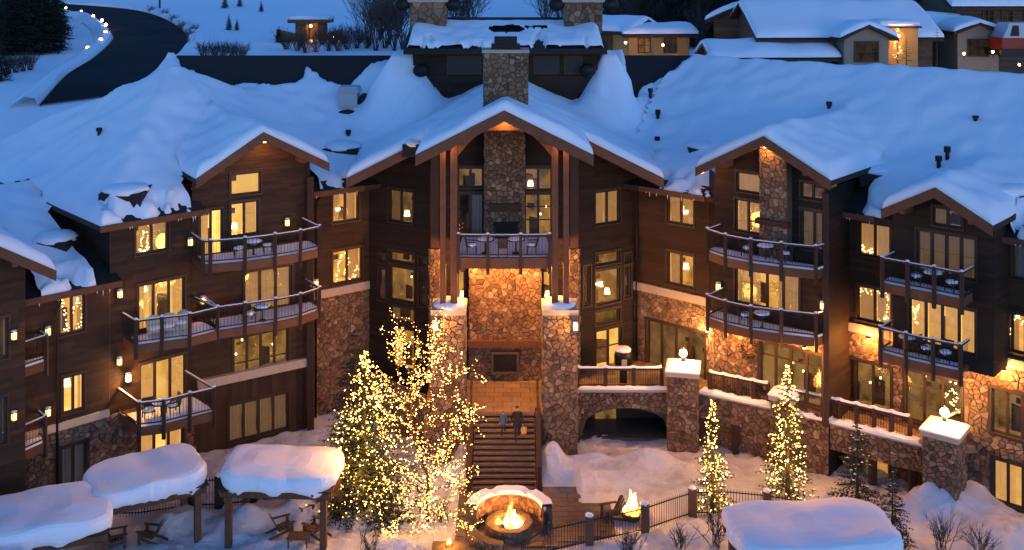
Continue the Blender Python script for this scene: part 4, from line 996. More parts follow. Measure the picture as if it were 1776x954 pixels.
def pier(px,pyc,Y,wd,zb,rot,seed,label,lamp=True,h=None):
    c=P(px,pyc,Y); root=TERR; ob=None; hw=wd/2; cs=[Vector((c.x,Y))+Matrix.Rotation(rot,2)@Vector(q) for q in ((-hw,-hw),(hw,-hw),(hw,hw),(-hw,hw))]
    mb=MB(); mb.hexa([(q.x,q.y,zb) for q in cs],[(q.x,q.y,c.z) for q in cs]); ob=rpart(root,mb,'lamp_pier',MORTAR)
    for k in range(4):
        w_=Wall(cs[k],cs[(k+1)%4])
        if w_.n.y<.3: voronoi_stones(w_,0,wd,zb,c.z,ob,seed=seed+k,su=.30,sz=.18)
    k2=(hw+.1)/hw; cc=Vector((c.x,Y)); cs2=[cc+(q-cc)*k2 for q in cs]
    mb=MB(); mb.hexa([(q.x,q.y,c.z) for q in cs2],[(q.x,q.y,c.z+.22) for q in cs2]); mb.build('cap',LEDGE,ob)
    mb=MB(); ring=[]; 
    for t,hh in ((1.03,.0),(1.05,.07),(.95,.14),(.6,.26),(.2,.34)):
        ring.append([(cc.x+(q.x-cc.x)*k2*t,cc.y+(q.y-cc.y)*k2*t,c.z+.22+hh) for q in [cs[i].lerp(cs[(i+1)%4],s/6) for i in range(4) for s in range(6)]])
    n=24
    for a,b in zip(ring,ring[1:]):
        for i in range(n): mb.quad(a[i],a[(i+1)%n],b[(i+1)%n],b[i])
    mb.add(ring[-1],[tuple(range(n))]); mb.build('snow',SNOW,ob,True)
    if lamp: post_lantern((cc.x,cc.y,c.z+.64),label)
    return ob
def post_lantern(p,label,s=1.0,watts=150):
    t=empty('post_lantern',p); tag(t,label,'lantern','lanterns on the terrace piers')
    mb=MB(); mb.lathe((0,0,0),[(.10,-.1),(.10,.04),(.035,.08),(.035,.16)],10); mb.build('base',BRACKET,t)
    mb=MB(); mb.ball((0,0,.32),.19,.19,.2,14,10); mb.build('globe',LANT_HI,t,True)
    mb=MB(); mb.lathe((0,0,.52),[(.10,0),(.08,.04),(.02,.10)],10); mb.build('hood',BRACKET,t)
    mb=MB()
    for k in range(4): a=k*math.pi/2; mb.bar((.11*math.cos(a),.11*math.sin(a),.14),(.14*math.cos(a),.14*math.sin(a),.42),.015,.015)
    mb.build('cage',BRACKET,t)
    plight('lantern_light',(0,-.3,.8),watts,(1,.50,.16),.1,t)
pier(1185,645,53.3,1.45,-.8,R(-12),231,'glowing lantern on the square pier by the arch')
pier(1638,752,46.6,1.45,-.8,R(-38),241,'glowing lantern on the corner pier near the lower windows')
pier(1362,690,50.8,1.1,-.8,R(-30),251,'',lamp=False)
def rail(root,W,u0,u1,z,n,h=.95,posts=True,snow=True,name='railing'):
    mb=MB(); mb.bar(W.pt(u0,z+h,-.1),W.pt(u1,z+h,-.1),.13,.12); ob=rpart(root,mb,name,TIMBER_D)
    mb=MB(); mb.bar(W.pt(u0,z+.12,-.1),W.pt(u1,z+.12,-.1),.06,.06); mb.build('bottom_rail',TIMBER_D,ob)
    for k in range(n+1):
        u=lerp(u0,u1,k/n); p=W.pt(u,z,-.1); mb=MB(); mb.bar((p.x,p.y,z-.1),(p.x,p.y,z+h+.08),.17,.17); mb.build('post',TIMBER_D,ob)
    mb=MB()
    for k in range(int((u1-u0)/.12)): u=u0+k*.12; mb.bar(W.pt(u,z+.12,-.1),W.pt(u,z+h,-.1),.016,.016)
    mb.build('balusters',BRACKET,ob,kind='stuff')
    if snow:
        mb=MB(); m=int((u1-u0)/.12); pr_=None
        for k in range(m+1):
            u=lerp(u0,u1,k/m); f=.06+.05*abs(noise.noise(Vector((u*2.1,z,W.A.x)))); near=min(abs(u-lerp(u0,u1,q/n)) for q in range(n+1)); f+=.07*sstep(.25,0,near)
            c=[W.pt(u,z+h+.055,-.03),W.pt(u,z+h+.055+f,-.06),W.pt(u,z+h+.055+f,-.14),W.pt(u,z+h+.055,-.17)]
            if pr_:
                for q in range(3): mb.quad(pr_[q],c[q],c[q+1],pr_[q+1])
            pr_=c
        mb.build('rail_snow',SNOW,ob,True)
    return ob
rail(TERR,WT,.05,WT.L-.55,TZ+.2,3); rail(TERR,W3,.6,W3.L-.4,TZ+.2,4); rail(TERR,W4,.7,W4.L-.7,TZ+.2,7)
WR=Wall((e5.x+.9,e5.y+.3),(e5.x+2.6,e5.y+1.6)); rail(TERR,WR,.2,WR.L,TZ+.1,1); rstone(WR,0,WR.L,TZ-1.2,TZ+.05,seed=261)
# walls below the stair head and left of it
rstone(Wall((-4.3,51.0),(-2.0,51.0)),0,2.3,-.5,TZ,seed=271); rstone(Wall((1.15,51.0),(2.2,51.0)),0,1.0,-.5,TZ,seed=272)
rstone(Wall((-7.9,56.0),(-4.3,52.6)),0,4.95,-.5,TZ+.2,seed=273)
# stairs
TREAD=M('stair_tread',(.15,.095,.062),.7,.3,4,.3,20)
sx0,sx1=P(822,0,50).x,P(927,0,50).x; NS=14
st=empty('staircase',-Vector(TERR.location),0,TERR)
for k in range(NS):
    zz=TZ-(k)*TZ/NS-.004; y1=51.0-k*.215; mb=MB(); mb.box(sx0,sx1,y1-.235,y1+.05,zz-.09,zz); mb.box(sx0+.03,sx1-.03,y1-.17,y1-.10,zz-TZ/NS,zz-.092,1); mb.build('step',[TREAD,BRACKET],st)
for x in (sx0-.18,sx1+.18):
    mb=MB(); mb.hexa([(x-.14,47.9,-.5),(x+.14,47.9,-.5),(x+.14,51.2,-.5),(x-.14,51.2,-.5)],[(x-.14,47.9,.15),(x+.14,47.9,.15),(x+.14,51.2,TZ+.12),(x-.14,51.2,TZ+.12)]); mb.build('stringer',TIMBER_D,st)
    mb=MB()
    for a,b in (((x,47.95,.15),(x,47.95,1.15)),((x,49.5,1.2),(x,49.5,2.3)),((x,51.0,TZ),(x,51.0,TZ+1.1))): mb.bar(a,b,.12,.12)
    mb.bar((x,47.85,1.15),(x,51.05,TZ+1.1),.12,.09); mb.bar((x,51.05,TZ+1.1),(x,52.2,TZ+1.1),.12,.09); mb.build('handrail',TIMBER_D,st)
# paved court
px0,px1,py0,py1=PLAZA
pp=[(px0,41.7),(-1.8,41.7),(3.0,43.75),(4.4,44.3),(4.4,46.9),(3.0,46.9),(3.0,py1),(px0,py1)]; pp=[(x,y) for x,y in pp]
pv=MB().add([(x,y,.02) for x,y in pp]+[(x,y,-.3) for x,y in pp],[tuple(range(8))]+[(i,i+8,(i+1)%8+8,(i+1)%8) for i in range(8)]).build('pavement',CONC); tag(pv,'cleared wet paving round the fire pit','pavement',kind='structure')
rnd=random.Random(5); pm=[MB().box(-.29,.29,-.19,.19,0,.035).mesh('paver',M('paver_%s'%nm,c,.32,.3,3,.3,14,spec=.5)) for nm,c in (('tan',(.17,.115,.075)),('grey',(.12,.10,.09)),('rust',(.15,.085,.05)))]
k=0; yy=py0+.3
while yy<py1-.2:
    xx=px0+.35+(.3 if k%2 else 0)
    while xx<px1-.3:
        if plaza_d(xx,yy)<-.2 and (xx+.1)**2+(yy-44.4)**2>.6: link('paver',rnd.choice(pm),pv,(xx,yy,.018+rnd.uniform(0,.012)),rnd.uniform(-.02,.02))
        xx+=.61
    yy+=.41; k+=1

# ------------------------------------------------------------------ wall lanterns
def wall_lantern(W,px,py,label,watts=6,o=.0,hot=False):
    u,z=W.uz(px,py,o+.12); p=W.pt(u,z,o); ang=math.atan2(W.d.y,W.d.x); t=empty('wall_lantern',p,ang); tag(t,label,'wall lantern','wall lanterns of the lodge')
    mb=MB(); mb.box(-.08,.08,-.04,0,-.17,.17); mb.build('back_plate',BRACKET,t)
    mb=MB()
    for sx in (-.1,.1):
        for sy in (-.23,-.05): mb.box(sx-.014,sx+.014,sy-.014,sy+.014,-.16,.16)
    mb.box(-.13,.13,-.26,-.02,.16,.20); mb.box(-.12,.12,-.25,-.03,-.19,-.16); mb.build('cage',BRACKET,t)
    mb=MB(); mb.box(-.085,.085,-.215,-.06,-.15,.15); mb.build('glass',LANT_HI if hot else LANT,t)
    mb=MB(); mb.ball((0,-.14,.20),.14,.13,.05,8,4); mb.build('snow',SNOW,t,True)
    if watts: plight('lantern_light',(0,-.36,0),watts,(1,.46,.13),.08,t)
WL=[(WA,208,510,'small wall lantern left of the third floor balcony doors on the left wing',14),(WA,207,627,'small wall lantern below the left wing balcony',14),(WA,222,655,'bright wall lantern washing the siding beside the second floor doors',90),
 (WA,330,420,'dim wall lantern between fairy lit window and curved balcony',4),(WA,83,575,'wall lantern at the end of the far left upper balcony',12),(WA,83,715,'wall lantern at the end of the far left lower balcony',12),
 (W0,24,582,'wall lantern on the far left bay beside its upper balcony',12),(W0,24,722,'wall lantern on the far left bay beside its lower balcony',4),
 (WB,352,521,'wall lantern at the corner of the two left middle balconies',12),(WB,498,386,'pale wall lantern under the left gable above the curved balcony',4),(WB,548,492,'wall lantern on the corner post beside the left stone wall',12),
 (WB2,1427,530,'wall lantern beside the lower curved balcony on the right bay',12),(WB2,1246,497,'dim wall lantern at the left end of the right bay',4),
 (WE,1458,432,'pale wall lantern next to the upper window of the right wing',4),(WE,1456,543,'wall lantern above the stone ledge of the right wing',8),(WE,1562,410,'tiny wall lantern under the small right gable',3),
 (WC2,1228,570,'bright wall lantern lighting the stone corner above the terrace',170)]
for W,px,py,lab,wt in WL: wall_lantern(W,px,py,lab,wt,hot=wt>50,o=.05)
WPR=Wall((P(1000,0,50.9).x,50.9),(P(1000,0,50.9).x,52.6)); WPL=Wall((P(750,0,50.9).x,52.6),(P(750,0,50.9).x,50.9))
wall_lantern(Wall((3.0,50.75),(3.3,50.75)),998,566,'bright wall lantern on the right hand porch pier',110,hot=True)
wall_lantern(Wall((-4.2,50.75),(-3.6,50.75)),755,566,'bright wall lantern on the left hand porch pier',90,hot=True)
# lamps tucked under the porch balcony, lighting the hearth and terrace
for px,lab in ((828,'recessed porch downlight over the left of the hearth'),(924,'recessed porch downlight over the right of the hearth')):
    p=P(px,470,53.4); p.z=L3-.6; t=empty('porch_downlight',p); tag(t,lab,'downlight','porch downlights')
    MB().lathe((0,0,-.04),[(.11,-.01),(.11,.06)],12).build('glass',LANT_HI,t); MB().lathe((0,0,-.0),[(.15,-.02),(.15,.07),(.12,.08)],12).build('housing',BRACKET,t)
    plight('downlight_glow',(0,0,-.2),520,(1,.40,.08),.12,t)
for px,py,lab in ((1275,597,'recessed soffit light under the lower curved balcony'),(1500,610,'soffit light above the dining windows of the right wing'),(1640,668,'soffit light below the small right balcony'),(1395,612,'soffit light at the right end of the lower curved balcony'),(1735,650,'soffit light above the far right stone wall')):
    W=WB2 if px<1420 else WE; p=W.pt(W.uz(px,py,.9)[0], L2-.5 if px<1420 else L2-.35 ,.9 if px not in (1500,1735) else .5)
    t=empty('soffit_light',p); tag(t,lab,'downlight','soffit lights of the lodge')
    MB().lathe((0,0,-.06),[(.08,-.01),(.08,.05)],10).build('glass',LANT_HI,t); MB().lathe((0,0,-.02),[(.11,-.02),(.11,.06)],10).build('housing',BRACKET,t)
    plight('soffit_glow',(0,0,-.22),170,(1,.38,.08),.1,t)  # a few of these are added to pool amber light along the terrace
fairy('string_lights',WA,[(107,520),(112,545),(120,572),(128,540),(137,520),(143,550),(130,575),(112,574)],'string lights framing the lower left corner window',n=60)
fairy('string_lights',WA,[(240,440),(246,420),(252,400),(256,425),(250,438),(243,432)],'lit little tree glowing in the upper left wing window',n=50)
fairy('string_lights',WC,[(582,486),(588,462),(595,440),(604,450),(598,478),(612,484),(620,462)],'string lights in the window above the left stone wall',n=60)
fairy('string_lights',WE,[(1490,440),(1496,428),(1504,440),(1512,434),(1498,444)],'small cluster of lights on the upper right wing sill',n=34)
fairy('string_lights',WE,[(1489,512),(1496,503),(1510,508),(1530,505),(1540,520),(1538,545),(1532,556)],'lights looped round the middle window of the right wing',n=36)
fairy('string_lights',WF,[(1580,530),(1586,540),(1592,530),(1588,545),(1590,560)],'lights hanging beside the bright balcony doors on the right',n=26)
fairy('string_lights',WE,[(1732,608),(1745,598),(1750,580),(1757,560),(1765,548),(1774,560)],'lights climbing the far right edge window',n=40)
fairy('string_lights',WE,[(1640,690),(1652,676),(1660,690),(1650,700),(1662,712)],'lights on a tree inside the lower dining window',n=30)

# ------------------------------------------------------------------ furniture
def chair_proto():
    t=empty('patio_chair',(0,0,0))
    MB().box(-.25,.25,-.25,.25,.40,.45).build('seat',RESIN,t)
    b=MB(); b.hexa([(-.25,.22,.45),(.25,.22,.45),(.25,.27,.45),(-.25,.27,.45)],[(-.25,.32,.92),(.25,.32,.92),(.25,.37,.92),(-.25,.37,.92)]); b.build('backrest',RESIN,t)
    for x in (-.22,.22):
        for y in (-.22,.22): MB().box(x-.02,x+.02,y-.02,y+.02,0,.40).build('leg',RESIN,t)
        MB().bar((x*1.1,-.22,.63),(x*1.1,.28,.65),.05,.04).build('armrest',RESIN,t)
    s=MB(); s.ball((0,-.02,.47),.27,.25,.13,10,5,nz=.15); s.build('snow',SNOW,t,True)
    return t
def table_proto():
    t=empty('patio_table',(0,0,0)); MB().lathe((0,0,.66),[(.42,0),(.44,.02),(.42,.05)],14).build('tabletop',RESIN,t)
    MB().lathe((0,0,0),[(.22,0),(.2,.04),(.04,.08),(.04,.66)],10).build('pedestal',RESIN,t)
    s=MB(); s.ball((0,0,.71),.42,.42,.12,14,5,nz=.12); s.build('snow',SNOW,t,True); return t
def wicker_proto():
    t=empty('lounge_chair',(0,0,0)); MB().box(-.33,.33,-.3,.3,.28,.40).build('seat',WICKER,t)
    b=MB(); b.ball((0,.26,.62),.38,.12,.34,12,6); b.build('backrest',WICKER,t,True)
    for x in (-.27,.27):
        for y in (-.24,.24): MB().bar((x,y,.28),(x*1.1,y*1.1,0),.04,.04).build('leg',WICKER,t)
    s=MB(); s.ball((0,-.03,.42),.33,.28,.12,10,5,nz=.1); s.build('snow',SNOW,t,True); return t
def adir_proto():
    t=empty('adirondack_chair',(0,0,0))
    for k in range(5):
        x=(k-2)*.115; h=1.0-.05*abs(k-2)**1.5
        b=MB(); b.hexa([(x-.05,.15,.30),(x+.05,.15,.30),(x+.05,.17,.30),(x-.05,.17,.30)],[(x*1.25-.06,.48,h),(x*1.25+.06,.48,h),(x*1.25+.06,.50,h),(x*1.25-.06,.50,h)]); b.build('back_slat',ADIR,t)
    for k in range(5):
        y=-.42+k*.125; MB().box(-.28,.28,y,y+.11,.36-k*.018,.385-k*.018).build('seat_slat',ADIR,t)
    for x in (-.33,.33):
        MB().box(x-.075,x+.075,-.48,.32,.58,.605).build('armrest',ADIR,t); MB().box(x-.02,x+.02,-.42,-.30,0,.58).build('front_leg',ADIR,t)
        b=MB(); b.hexa([(x*.85-.02,-.44,.24),(x*.85+.02,-.44,.24),(x*.85+.02,.62,0),(x*.85-.02,.62,0)],[(x*.85-.02,-.44,.36),(x*.85+.02,-.44,.36),(x*.85+.02,.62,.10),(x*.85-.02,.62,.10)]); b.build('side_rail',ADIR,t)
    return t
PROTO={'chair':chair_proto(),'table':table_proto(),'lounge':wicker_proto(),'adir':adir_proto()}
CATS={'chair':('chair','snow topped chairs on the balconies'),'table':('table','snow topped balcony tables'),'lounge':('lounge chair','wicker lounge chairs'),'adir':('chair','wooden chairs in the courtyard')}
used=set()
def put(kind,p,rz,label):
    o=PROTO[kind]
    if kind in used: o=copy_tree(o)
    used.add(kind); o.location=p; o.rotation_euler=(0,0,R(rz)); tag(o,label,*CATS[kind])
def pb(px,py,z): return G(px,py,z)
for kind,px,py,z,rz,lab in (
 ('chair',415,447,L3,20,'snowy chair nearest the bright doors on the left gable balcony'),('table',440,444,L3,0,'snow capped table on the left gable balcony'),('chair',465,441,L3,-70,'snowy chair right of the table on the left gable balcony'),
 ('chair',432,560,L2,40,'snowy chair on the balcony below the left gable'),('table',455,556,L2,0,'snow capped table on the balcony below the left gable'),
 ('lounge',268,584,L2,25,'pale lounge chair first from the left on the third floor balcony'),('lounge',292,580,L2,10,'pale lounge chair second on the third floor balcony'),('lounge',314,574,L2,-15,'pale lounge chair third on the third floor balcony'),
 ('chair',258,728,L1,30,'dark chair left on the second floor left wing balcony'),('table',280,724,L1,0,'round table on the second floor left wing balcony'),('chair',300,719,L1,-50,'dark chair right on the second floor left wing balcony'),
 ('lounge',24,632,L2,20,'pale lounge chair on the far left edge balcony'),
 ('chair',818,441,L3,90,'snowy chair leftmost on the porch balcony'),('table',842,440,L3,0,'snow capped table left on the porch balcony'),('chair',872,443,L3,180,'snowy chair in the middle of the porch balcony'),('table',895,440,L3,0,'snow capped table right on the porch balcony'),('chair',922,441,L3,-90,'snowy chair rightmost on the porch balcony'),
 ('chair',1296,446,L3,60,'snowy chair left on the right gable balcony'),('table',1328,452,L3,0,'snow capped table on the right gable balcony'),('chair',1362,456,L3,-60,'snowy chair right on the right gable balcony'),
 ('chair',1292,562,L2,60,'snowy chair on the balcony below the right gable'),('table',1322,569,L2,0,'snow capped table on the balcony below the right gable'),
 ('chair',1588,496,L3,60,'snowy chair left on the small upper right balcony'),('table',1618,501,L3,0,'snow capped table on the small upper right balcony'),('chair',1652,508,L3,-60,'snowy chair right on the small upper right balcony'),
 ('table',1575,612,L2,0,'small table left on the bright lower right balcony'),('chair',1606,621,L2,40,'chair in the middle of the bright lower right balcony'),('chair',1640,629,L2,-40,'chair right on the bright lower right balcony')):
    put(kind,pb(px,py,z+.03),rz,lab)
for px,py,rz,lab in ((1262,668,30,'dark chair near the stone corner on the terrace'),(1292,672,-60,'dark chair beside the terrace railing below the wreath'),(1325,683,20,'dark chair by the snow capped small terrace pier'),(1470,705,15,'dark chair outside the dining windows'),(1560,722,-20,'dark chair outside the lower right windows')):
    put('chair',pb(px,py,TZ+.01),rz,lab)
for px,py,rz,lab in ((488,928,120,'wooden slatted chair on the left under the middle shelter'),(548,928,-120,'wooden slatted chair on the right under the middle shelter'),(200,945,110,'wooden slatted chair at the left shelter post'),(262,938,-100,'wooden slatted chair behind the left shelter post'),(1062,902,-75,'wooden slatted chair facing the small fire by the fence')):
    g=pb(px,py,0); put('adir',Vector((g.x,g.y,ground(g.x,g.y)+.02)),rz,lab)
g=pb(518,945,0); t=tag(empty('low_table',(g.x,g.y,ground(g.x,g.y))),'low wooden table between the two slatted chairs','table'); MB().box(-.45,.45,-.3,.3,.36,.42).build('tabletop',ADIR,t)
for x in (-.38,.38):
    for y in (-.24,.24): MB().box(x-.03,x+.03,y-.03,y+.03,0,.36).build('leg',ADIR,t)
# grill with a snow lid behind the terrace rail
g=pb(1081,663,TZ); t=tag(empty('patio_grill',g),'dark snow topped grill on a narrow stand behind the terrace railing','grill')
MB().box(-.18,.18,-.16,.16,0,.8).build('stand',BRACKET,t); b=MB(); b.lathe((0,0,.8),[(.30,0),(.46,.18),(.48,.62),(.40,.86),(.2,.95)],14); b.build('body',BRACKET,t,True); b=MB(); b.ball((0,0,1.72),.46,.44,.16,12,6,nz=.2); b.build('snow',SNOW,t,True)
b=MB(); b.box(-.14,.14,-.52,-.47,1.0,1.35); b.build('door_panel',LEDGE,t)
# wreath
u,z=WB2.uz(1300,604,.12); t=tag(empty('wreath',WB2.pt(u,z,.12)),'round dark evergreen wreath hung on the stone wall above the terrace','wreath'); rnd=random.Random(3); b=MB()
for k in range(260):
    a=rnd.uniform(0,6.28); r=.42+rnd.gauss(0,.09); q=Vector((WB2.d.x*r*math.cos(a),WB2.d.y*r*math.cos(a),r*math.sin(a)))+Vector((WB2.n.x,WB2.n.y,0))*rnd.uniform(0,.16); d=Vector((rnd.gauss(0,1),rnd.gauss(0,1),rnd.gauss(0,1))).normalized()*.14; s=d.orthogonal().normalized()*.02
    b.add([q-s,q+s,q+d],[(0,1,2)])
b.build('needles',NEEDLE_D,t,kind='stuff')
# high table with splayed legs at the lit corner
g=pb(1236,652,TZ); t=tag(empty('bar_table',g),'tall table with splayed legs under the bright corner lantern','table'); MB().box(-.5,.5,-.22,.22,1.3,1.40).build('tabletop',TIMBER_D,t)
for x in (-.28,.28):
    for y in (-.12,.12): MB().bar((x,y,1.3),(x*1.5,y*1.6,0),.06,.06).build('leg',TIMBER_D,t)
# ------------------------------------------------------------------ pergolas with snow
def snow_blob(hx,hy,th,seed,n=88,ex=4.4):
    mb=MB(); prof=[(.86,-.10),(.97,-.06),(1.01,.08*th),(1.025,.28*th),(1.025,.52*th),(1.005,.76*th),(.96,.92*th),(.88,1.0*th),(.72,1.05*th),(.48,1.10*th),(.24,1.13*th),(.04,1.14*th)]
    rings=[]
    for f,z in prof:
        r=[]
        for k in range(n):
            a=2*math.pi*k/n; c,s=math.cos(a),math.sin(a); q=(abs(c)**ex+abs(s)**ex)**(-1/ex)
            x,y=q*c*hx*f,q*s*hy*f; nn=noise.noise(Vector((x*.8+seed,y*.8,z*.5))); n2=noise.noise(Vector((c*2.2,s*2.2,seed)))
            e=1+.05*n2+.03*noise.noise(Vector((c*6,s*6,seed+3+z)))+.012*noise.noise(Vector((c*17,s*17,seed+z*3))); sag=-.34*max(0,n2+.1+.5*noise.noise(Vector((c*7,s*7,seed))))*(1 if f>.9 else 0)*max(0,1-z/(.6*th)); lift=.10*th*math.sin(x*.9+seed)*min(1,z/(.5*th)); r.append((x*e,y*e,max(-.32,z+.2*nn*th*min(1,max(0,z/(.5*th)))+sag+lift)))
        rings.append(r)
    for a,b in zip(rings,rings[1:]):
        for k in range(n): mb.quad(a[k],a[(k+1)%n],b[(k+1)%n],b[k])
    mb.add(rings[-1],[tuple(range(n))]); mb.add(rings[0],[tuple(range(n-1,-1,-1))]); return mb
def shelter(x,y,rz,lx,ly,h,th,seed,label,zg=None):
    zg=ground(x,y) if zg is None else zg
    t=empty('pergola',(x,y,zg),R(rz)); tag(t,label,'pergola','snow laden timber shelters')
    for sx in (-1,1):
        for sy in (-1,1): MB().box(sx*(lx/2-.45)-.13,sx*(lx/2-.45)+.13,sy*(ly/2-.4)-.13,sy*(ly/2-.4)+.13,-.6,h-.3).build('post',TIMBER,t)
    for sy in (-1,1): MB().box(-lx/2+.1,lx/2-.1,sy*(ly/2-.4)-.09,sy*(ly/2-.4)+.09,h-.3,h-.06).build('beam',TIMBER,t)
    n=int(lx/.55)
    for k in range(n): xx=lerp(-lx/2+.2,lx/2-.2,k/(n-1)); MB().box(xx-.05,xx+.05,-ly/2+.05,ly/2-.05,h-.06,h+.08).build('rafter',TIMBER,t)
    MB().box(-lx/2+.05,lx/2-.05,-ly/2+.08,ly/2-.08,h+.082,h+.13).build('roof_boards',TIMBER_D,t)
    s=snow_blob(lx/2,ly/2,th,seed).build('snow',SNOW,t,True); s.location=(0,0,h+.14); return t
shelter(-15.4,44.0,30,4.6,3.3,2.25,.60,1.0,'snow laden shelter left of centre, tilted towards the fence',0)
shelter(-9.75,44.7,-3,4.9,3.2,2.25,.60,4.2,'snow laden shelter over the two slatted chairs',0)
shelter(-18.6,40.9,22,5.4,3.6,2.2,.60,7.7,'snow laden shelter cut by the left picture edge',-.1)
shelter(-19.8,36.9,10,4.6,3.0,2.2,.60,2.9,'snow laden shelter just showing in the lower left corner',-.3)
shelter(11.45,40.1,4,6.2,3.7,2.2,.66,5.1,'broad snow laden shelter in the right foreground',-.2)
# ------------------------------------------------------------------ fences
def fence(label,pts,h=1.15,posts=None,pm=TIMBER_D,pw_=.34):
    P3=[]
    for px,py in pts: g=G(px,py,0); P3.append(Vector((g.x,g.y,ground(g.x,g.y)-.05)))
    t=empty('iron_fence',P3[0]); tag(t,label,'fence','iron fences round the courtyard'); bal=MB(); rl=MB()
    for a,b in zip(P3,P3[1:]):
        L=(b-a).length; n=max(1,int(L/.125))
        for zz in (.16,h-.12): rl.bar(a+Vector((0,0,zz)),b+Vector((0,0,zz)),.035,.04)
        for k in range(n): p=a.lerp(b,k/n); bal.bar(p,p+Vector((0,0,h)),.02,.02)
    o=rl.build('rail',BRACKET,t); o.location=-P3[0]; o=bal.build('pickets',BRACKET,t,kind='stuff'); o.location=-P3[0]
    for i in (posts or ()):
        p=P3[i]; mb=MB(); mb.box(p.x-pw_/2,p.x+pw_/2,p.y-pw_/2,p.y+pw_/2,p.z-.3,p.z+h+.1); o=mb.build('post',pm,t); o.location=-P3[0]
        mb=MB(); mb.ball((p.x,p.y,p.z+h+.1),pw_*.55,pw_*.55,.1,10,5,nz=.2,seed=i); o=mb.build('snow_cap',SNOW,t,True); o.location=-P3[0]
BRK=M('brown_post',(.13,.06,.03),.7,.3,4,.3)
fence('iron fence curving in front of the two fires',[(905,985),(940,962),(1022,943),(1070,933),(1118,923),(1160,908),(1201,892),(1262,893),(1330,897),(1400,905)],posts=(2,4,6,8),pm=BRK)
fence('iron fence behind the snow laden shelters',[(60,905),(150,897),(240,892),(330,884),(380,880),(440,872),(520,866),(600,872)],h=1.35,posts=(1,3,4,5))
# ------------------------------------------------------------------ fire pits
FC=Vector((-.12,44.45,0))
t=tag(empty('fire_pit',FC),'round stone fire pit with a curved snow capped seat wall','fire pit')
def arcwall(r0,r1,a0,a1,h,seed,name):
    n=22; mb=MB(); ob=None
    pt=lambda r,a,z: Vector((r*math.cos(a),r*math.sin(a),z))
    for k in range(n):
        a,b=R(lerp(a0,a1,k/n)),R(lerp(a0,a1,(k+1)/n)); mb.hexa([pt(r0,a,-.2),pt(r0,b,-.2),pt(r1,b,-.2),pt(r1,a,-.2)],[pt(r0,a,h),pt(r0,b,h),pt(r1,b,h),pt(r1,a,h)])
    ob=mb.build(name,MORTAR,t); m=10
    for k in range(m):
        a,b=R(lerp(a0,a1,k/m)),R(lerp(a0,a1,(k+1)/m))
        for rr,flip in ((r0,True),(r1,False)):
            A,B=pt(rr,a,0),pt(rr,b,0)
            w_=Wall(A.xy,B.xy) if not flip else Wall(B.xy,A.xy)
            voronoi_stones(w_,0,w_.L,0,h,ob,seed=seed+k,su=.34,sz=.24,proud=(.02,.05))
    return ob,pt
ob,pt=arcwall(1.42,1.85,8,172,.95,301,'seat_wall')
mb=MB(); n=30; pr_=None
for k in range(n+1):
    a=R(lerp(6,174,k/n)); f=.16+.07*noise.noise(Vector((k*.3,1,0))); 
    if k in (9,10,19,20): f*=.35
    c=[pt(1.38,a,.95),pt(1.40,a,.95+f),pt(1.85,a,.97+f),pt(1.92,a,.93)]
    if pr_:
        for q in range(3): mb.quad(pr_[q],pr_[q+1],c[q+1],c[q])
    pr_=c
mb.build('snow',SNOW,t,True)
ob,pt=arcwall(.70,.98,0,360,.5,321,'fire_ring')
arcwall(1.5,1.85,196,262,.45,341,'low_wall')
mb=MB(); mb.lathe((0,0,.2),[(.70,0),(.70,.12)],20); mb.build('ember_bed',M('charcoal',(.02,.016,.014),.9),t)
def flames(root,base,s,seed,n=9,watts=420,spread=.26):
    rnd=random.Random(seed)
    for k in range(n):
        a=rnd.uniform(0,6.28); r=rnd.uniform(0,spread)*s; h=s*rnd.uniform(.35,.75)*(1.35-.9*r/(spread*s)); w_=s*rnd.uniform(.09,.15); c=base+Vector((r*math.cos(a),r*math.sin(a),0)); mb=MB(); lean=rnd.uniform(-.2,.2)
        pts=[c+Vector((lean*h*q*q,0,h*q)) for q in (0,.15,.35,.6,.82,1)]; mb.tube(pts,[w_*q for q in (.5,.95,1,.62,.28,.03)],7); mb.build('flame',FLAME2 if k%2 else FLAME,root,True)
    for k in range(4):
        a=k*.8; mb=MB(); d=Vector((math.cos(a),math.sin(a),0))*.3*s; mb.tube([base-d+Vector((0,0,.03)),base+d+Vector((0,0,.1))],.06*s,7); mb.build('log',BARK,root)
    plight('fire_light',base+Vector((0,0,.45*s)),watts,(1,.36,.06),.2*s,root)
flames(t,Vector((0,0,.34)),1.15,2,n=18,watts=420,spread=.42)
g=G(1097,900,0); zz=ground(g.x,g.y); t=tag(empty('fire_bowl',(g.x,g.y,zz)),'small round fire bowl burning beside the fence','fire bowl')
mb=MB(); mb.lathe((0,0,-.05),[(.30,0),(.52,.22),(.60,.38),(.54,.38),(.45,.26)],18); mb.build('bowl',MORTAR,t,True); flames(t,Vector((0,0,.26)),1.05,5,n=20,watts=270,spread=.38)
g=G(760,968,0); t=tag(empty('fire_trough',(g.x+.45,g.y,0)),'low fire trough glowing at the bottom edge below the lit tree','fire pit')
mb=MB(); mb.box(-.7,.7,-.35,.35,-.1,.5); mb.build('stone_body',MORTAR,t); flames(t,Vector((0,0,.5)),.5,8,n=5,watts=70)
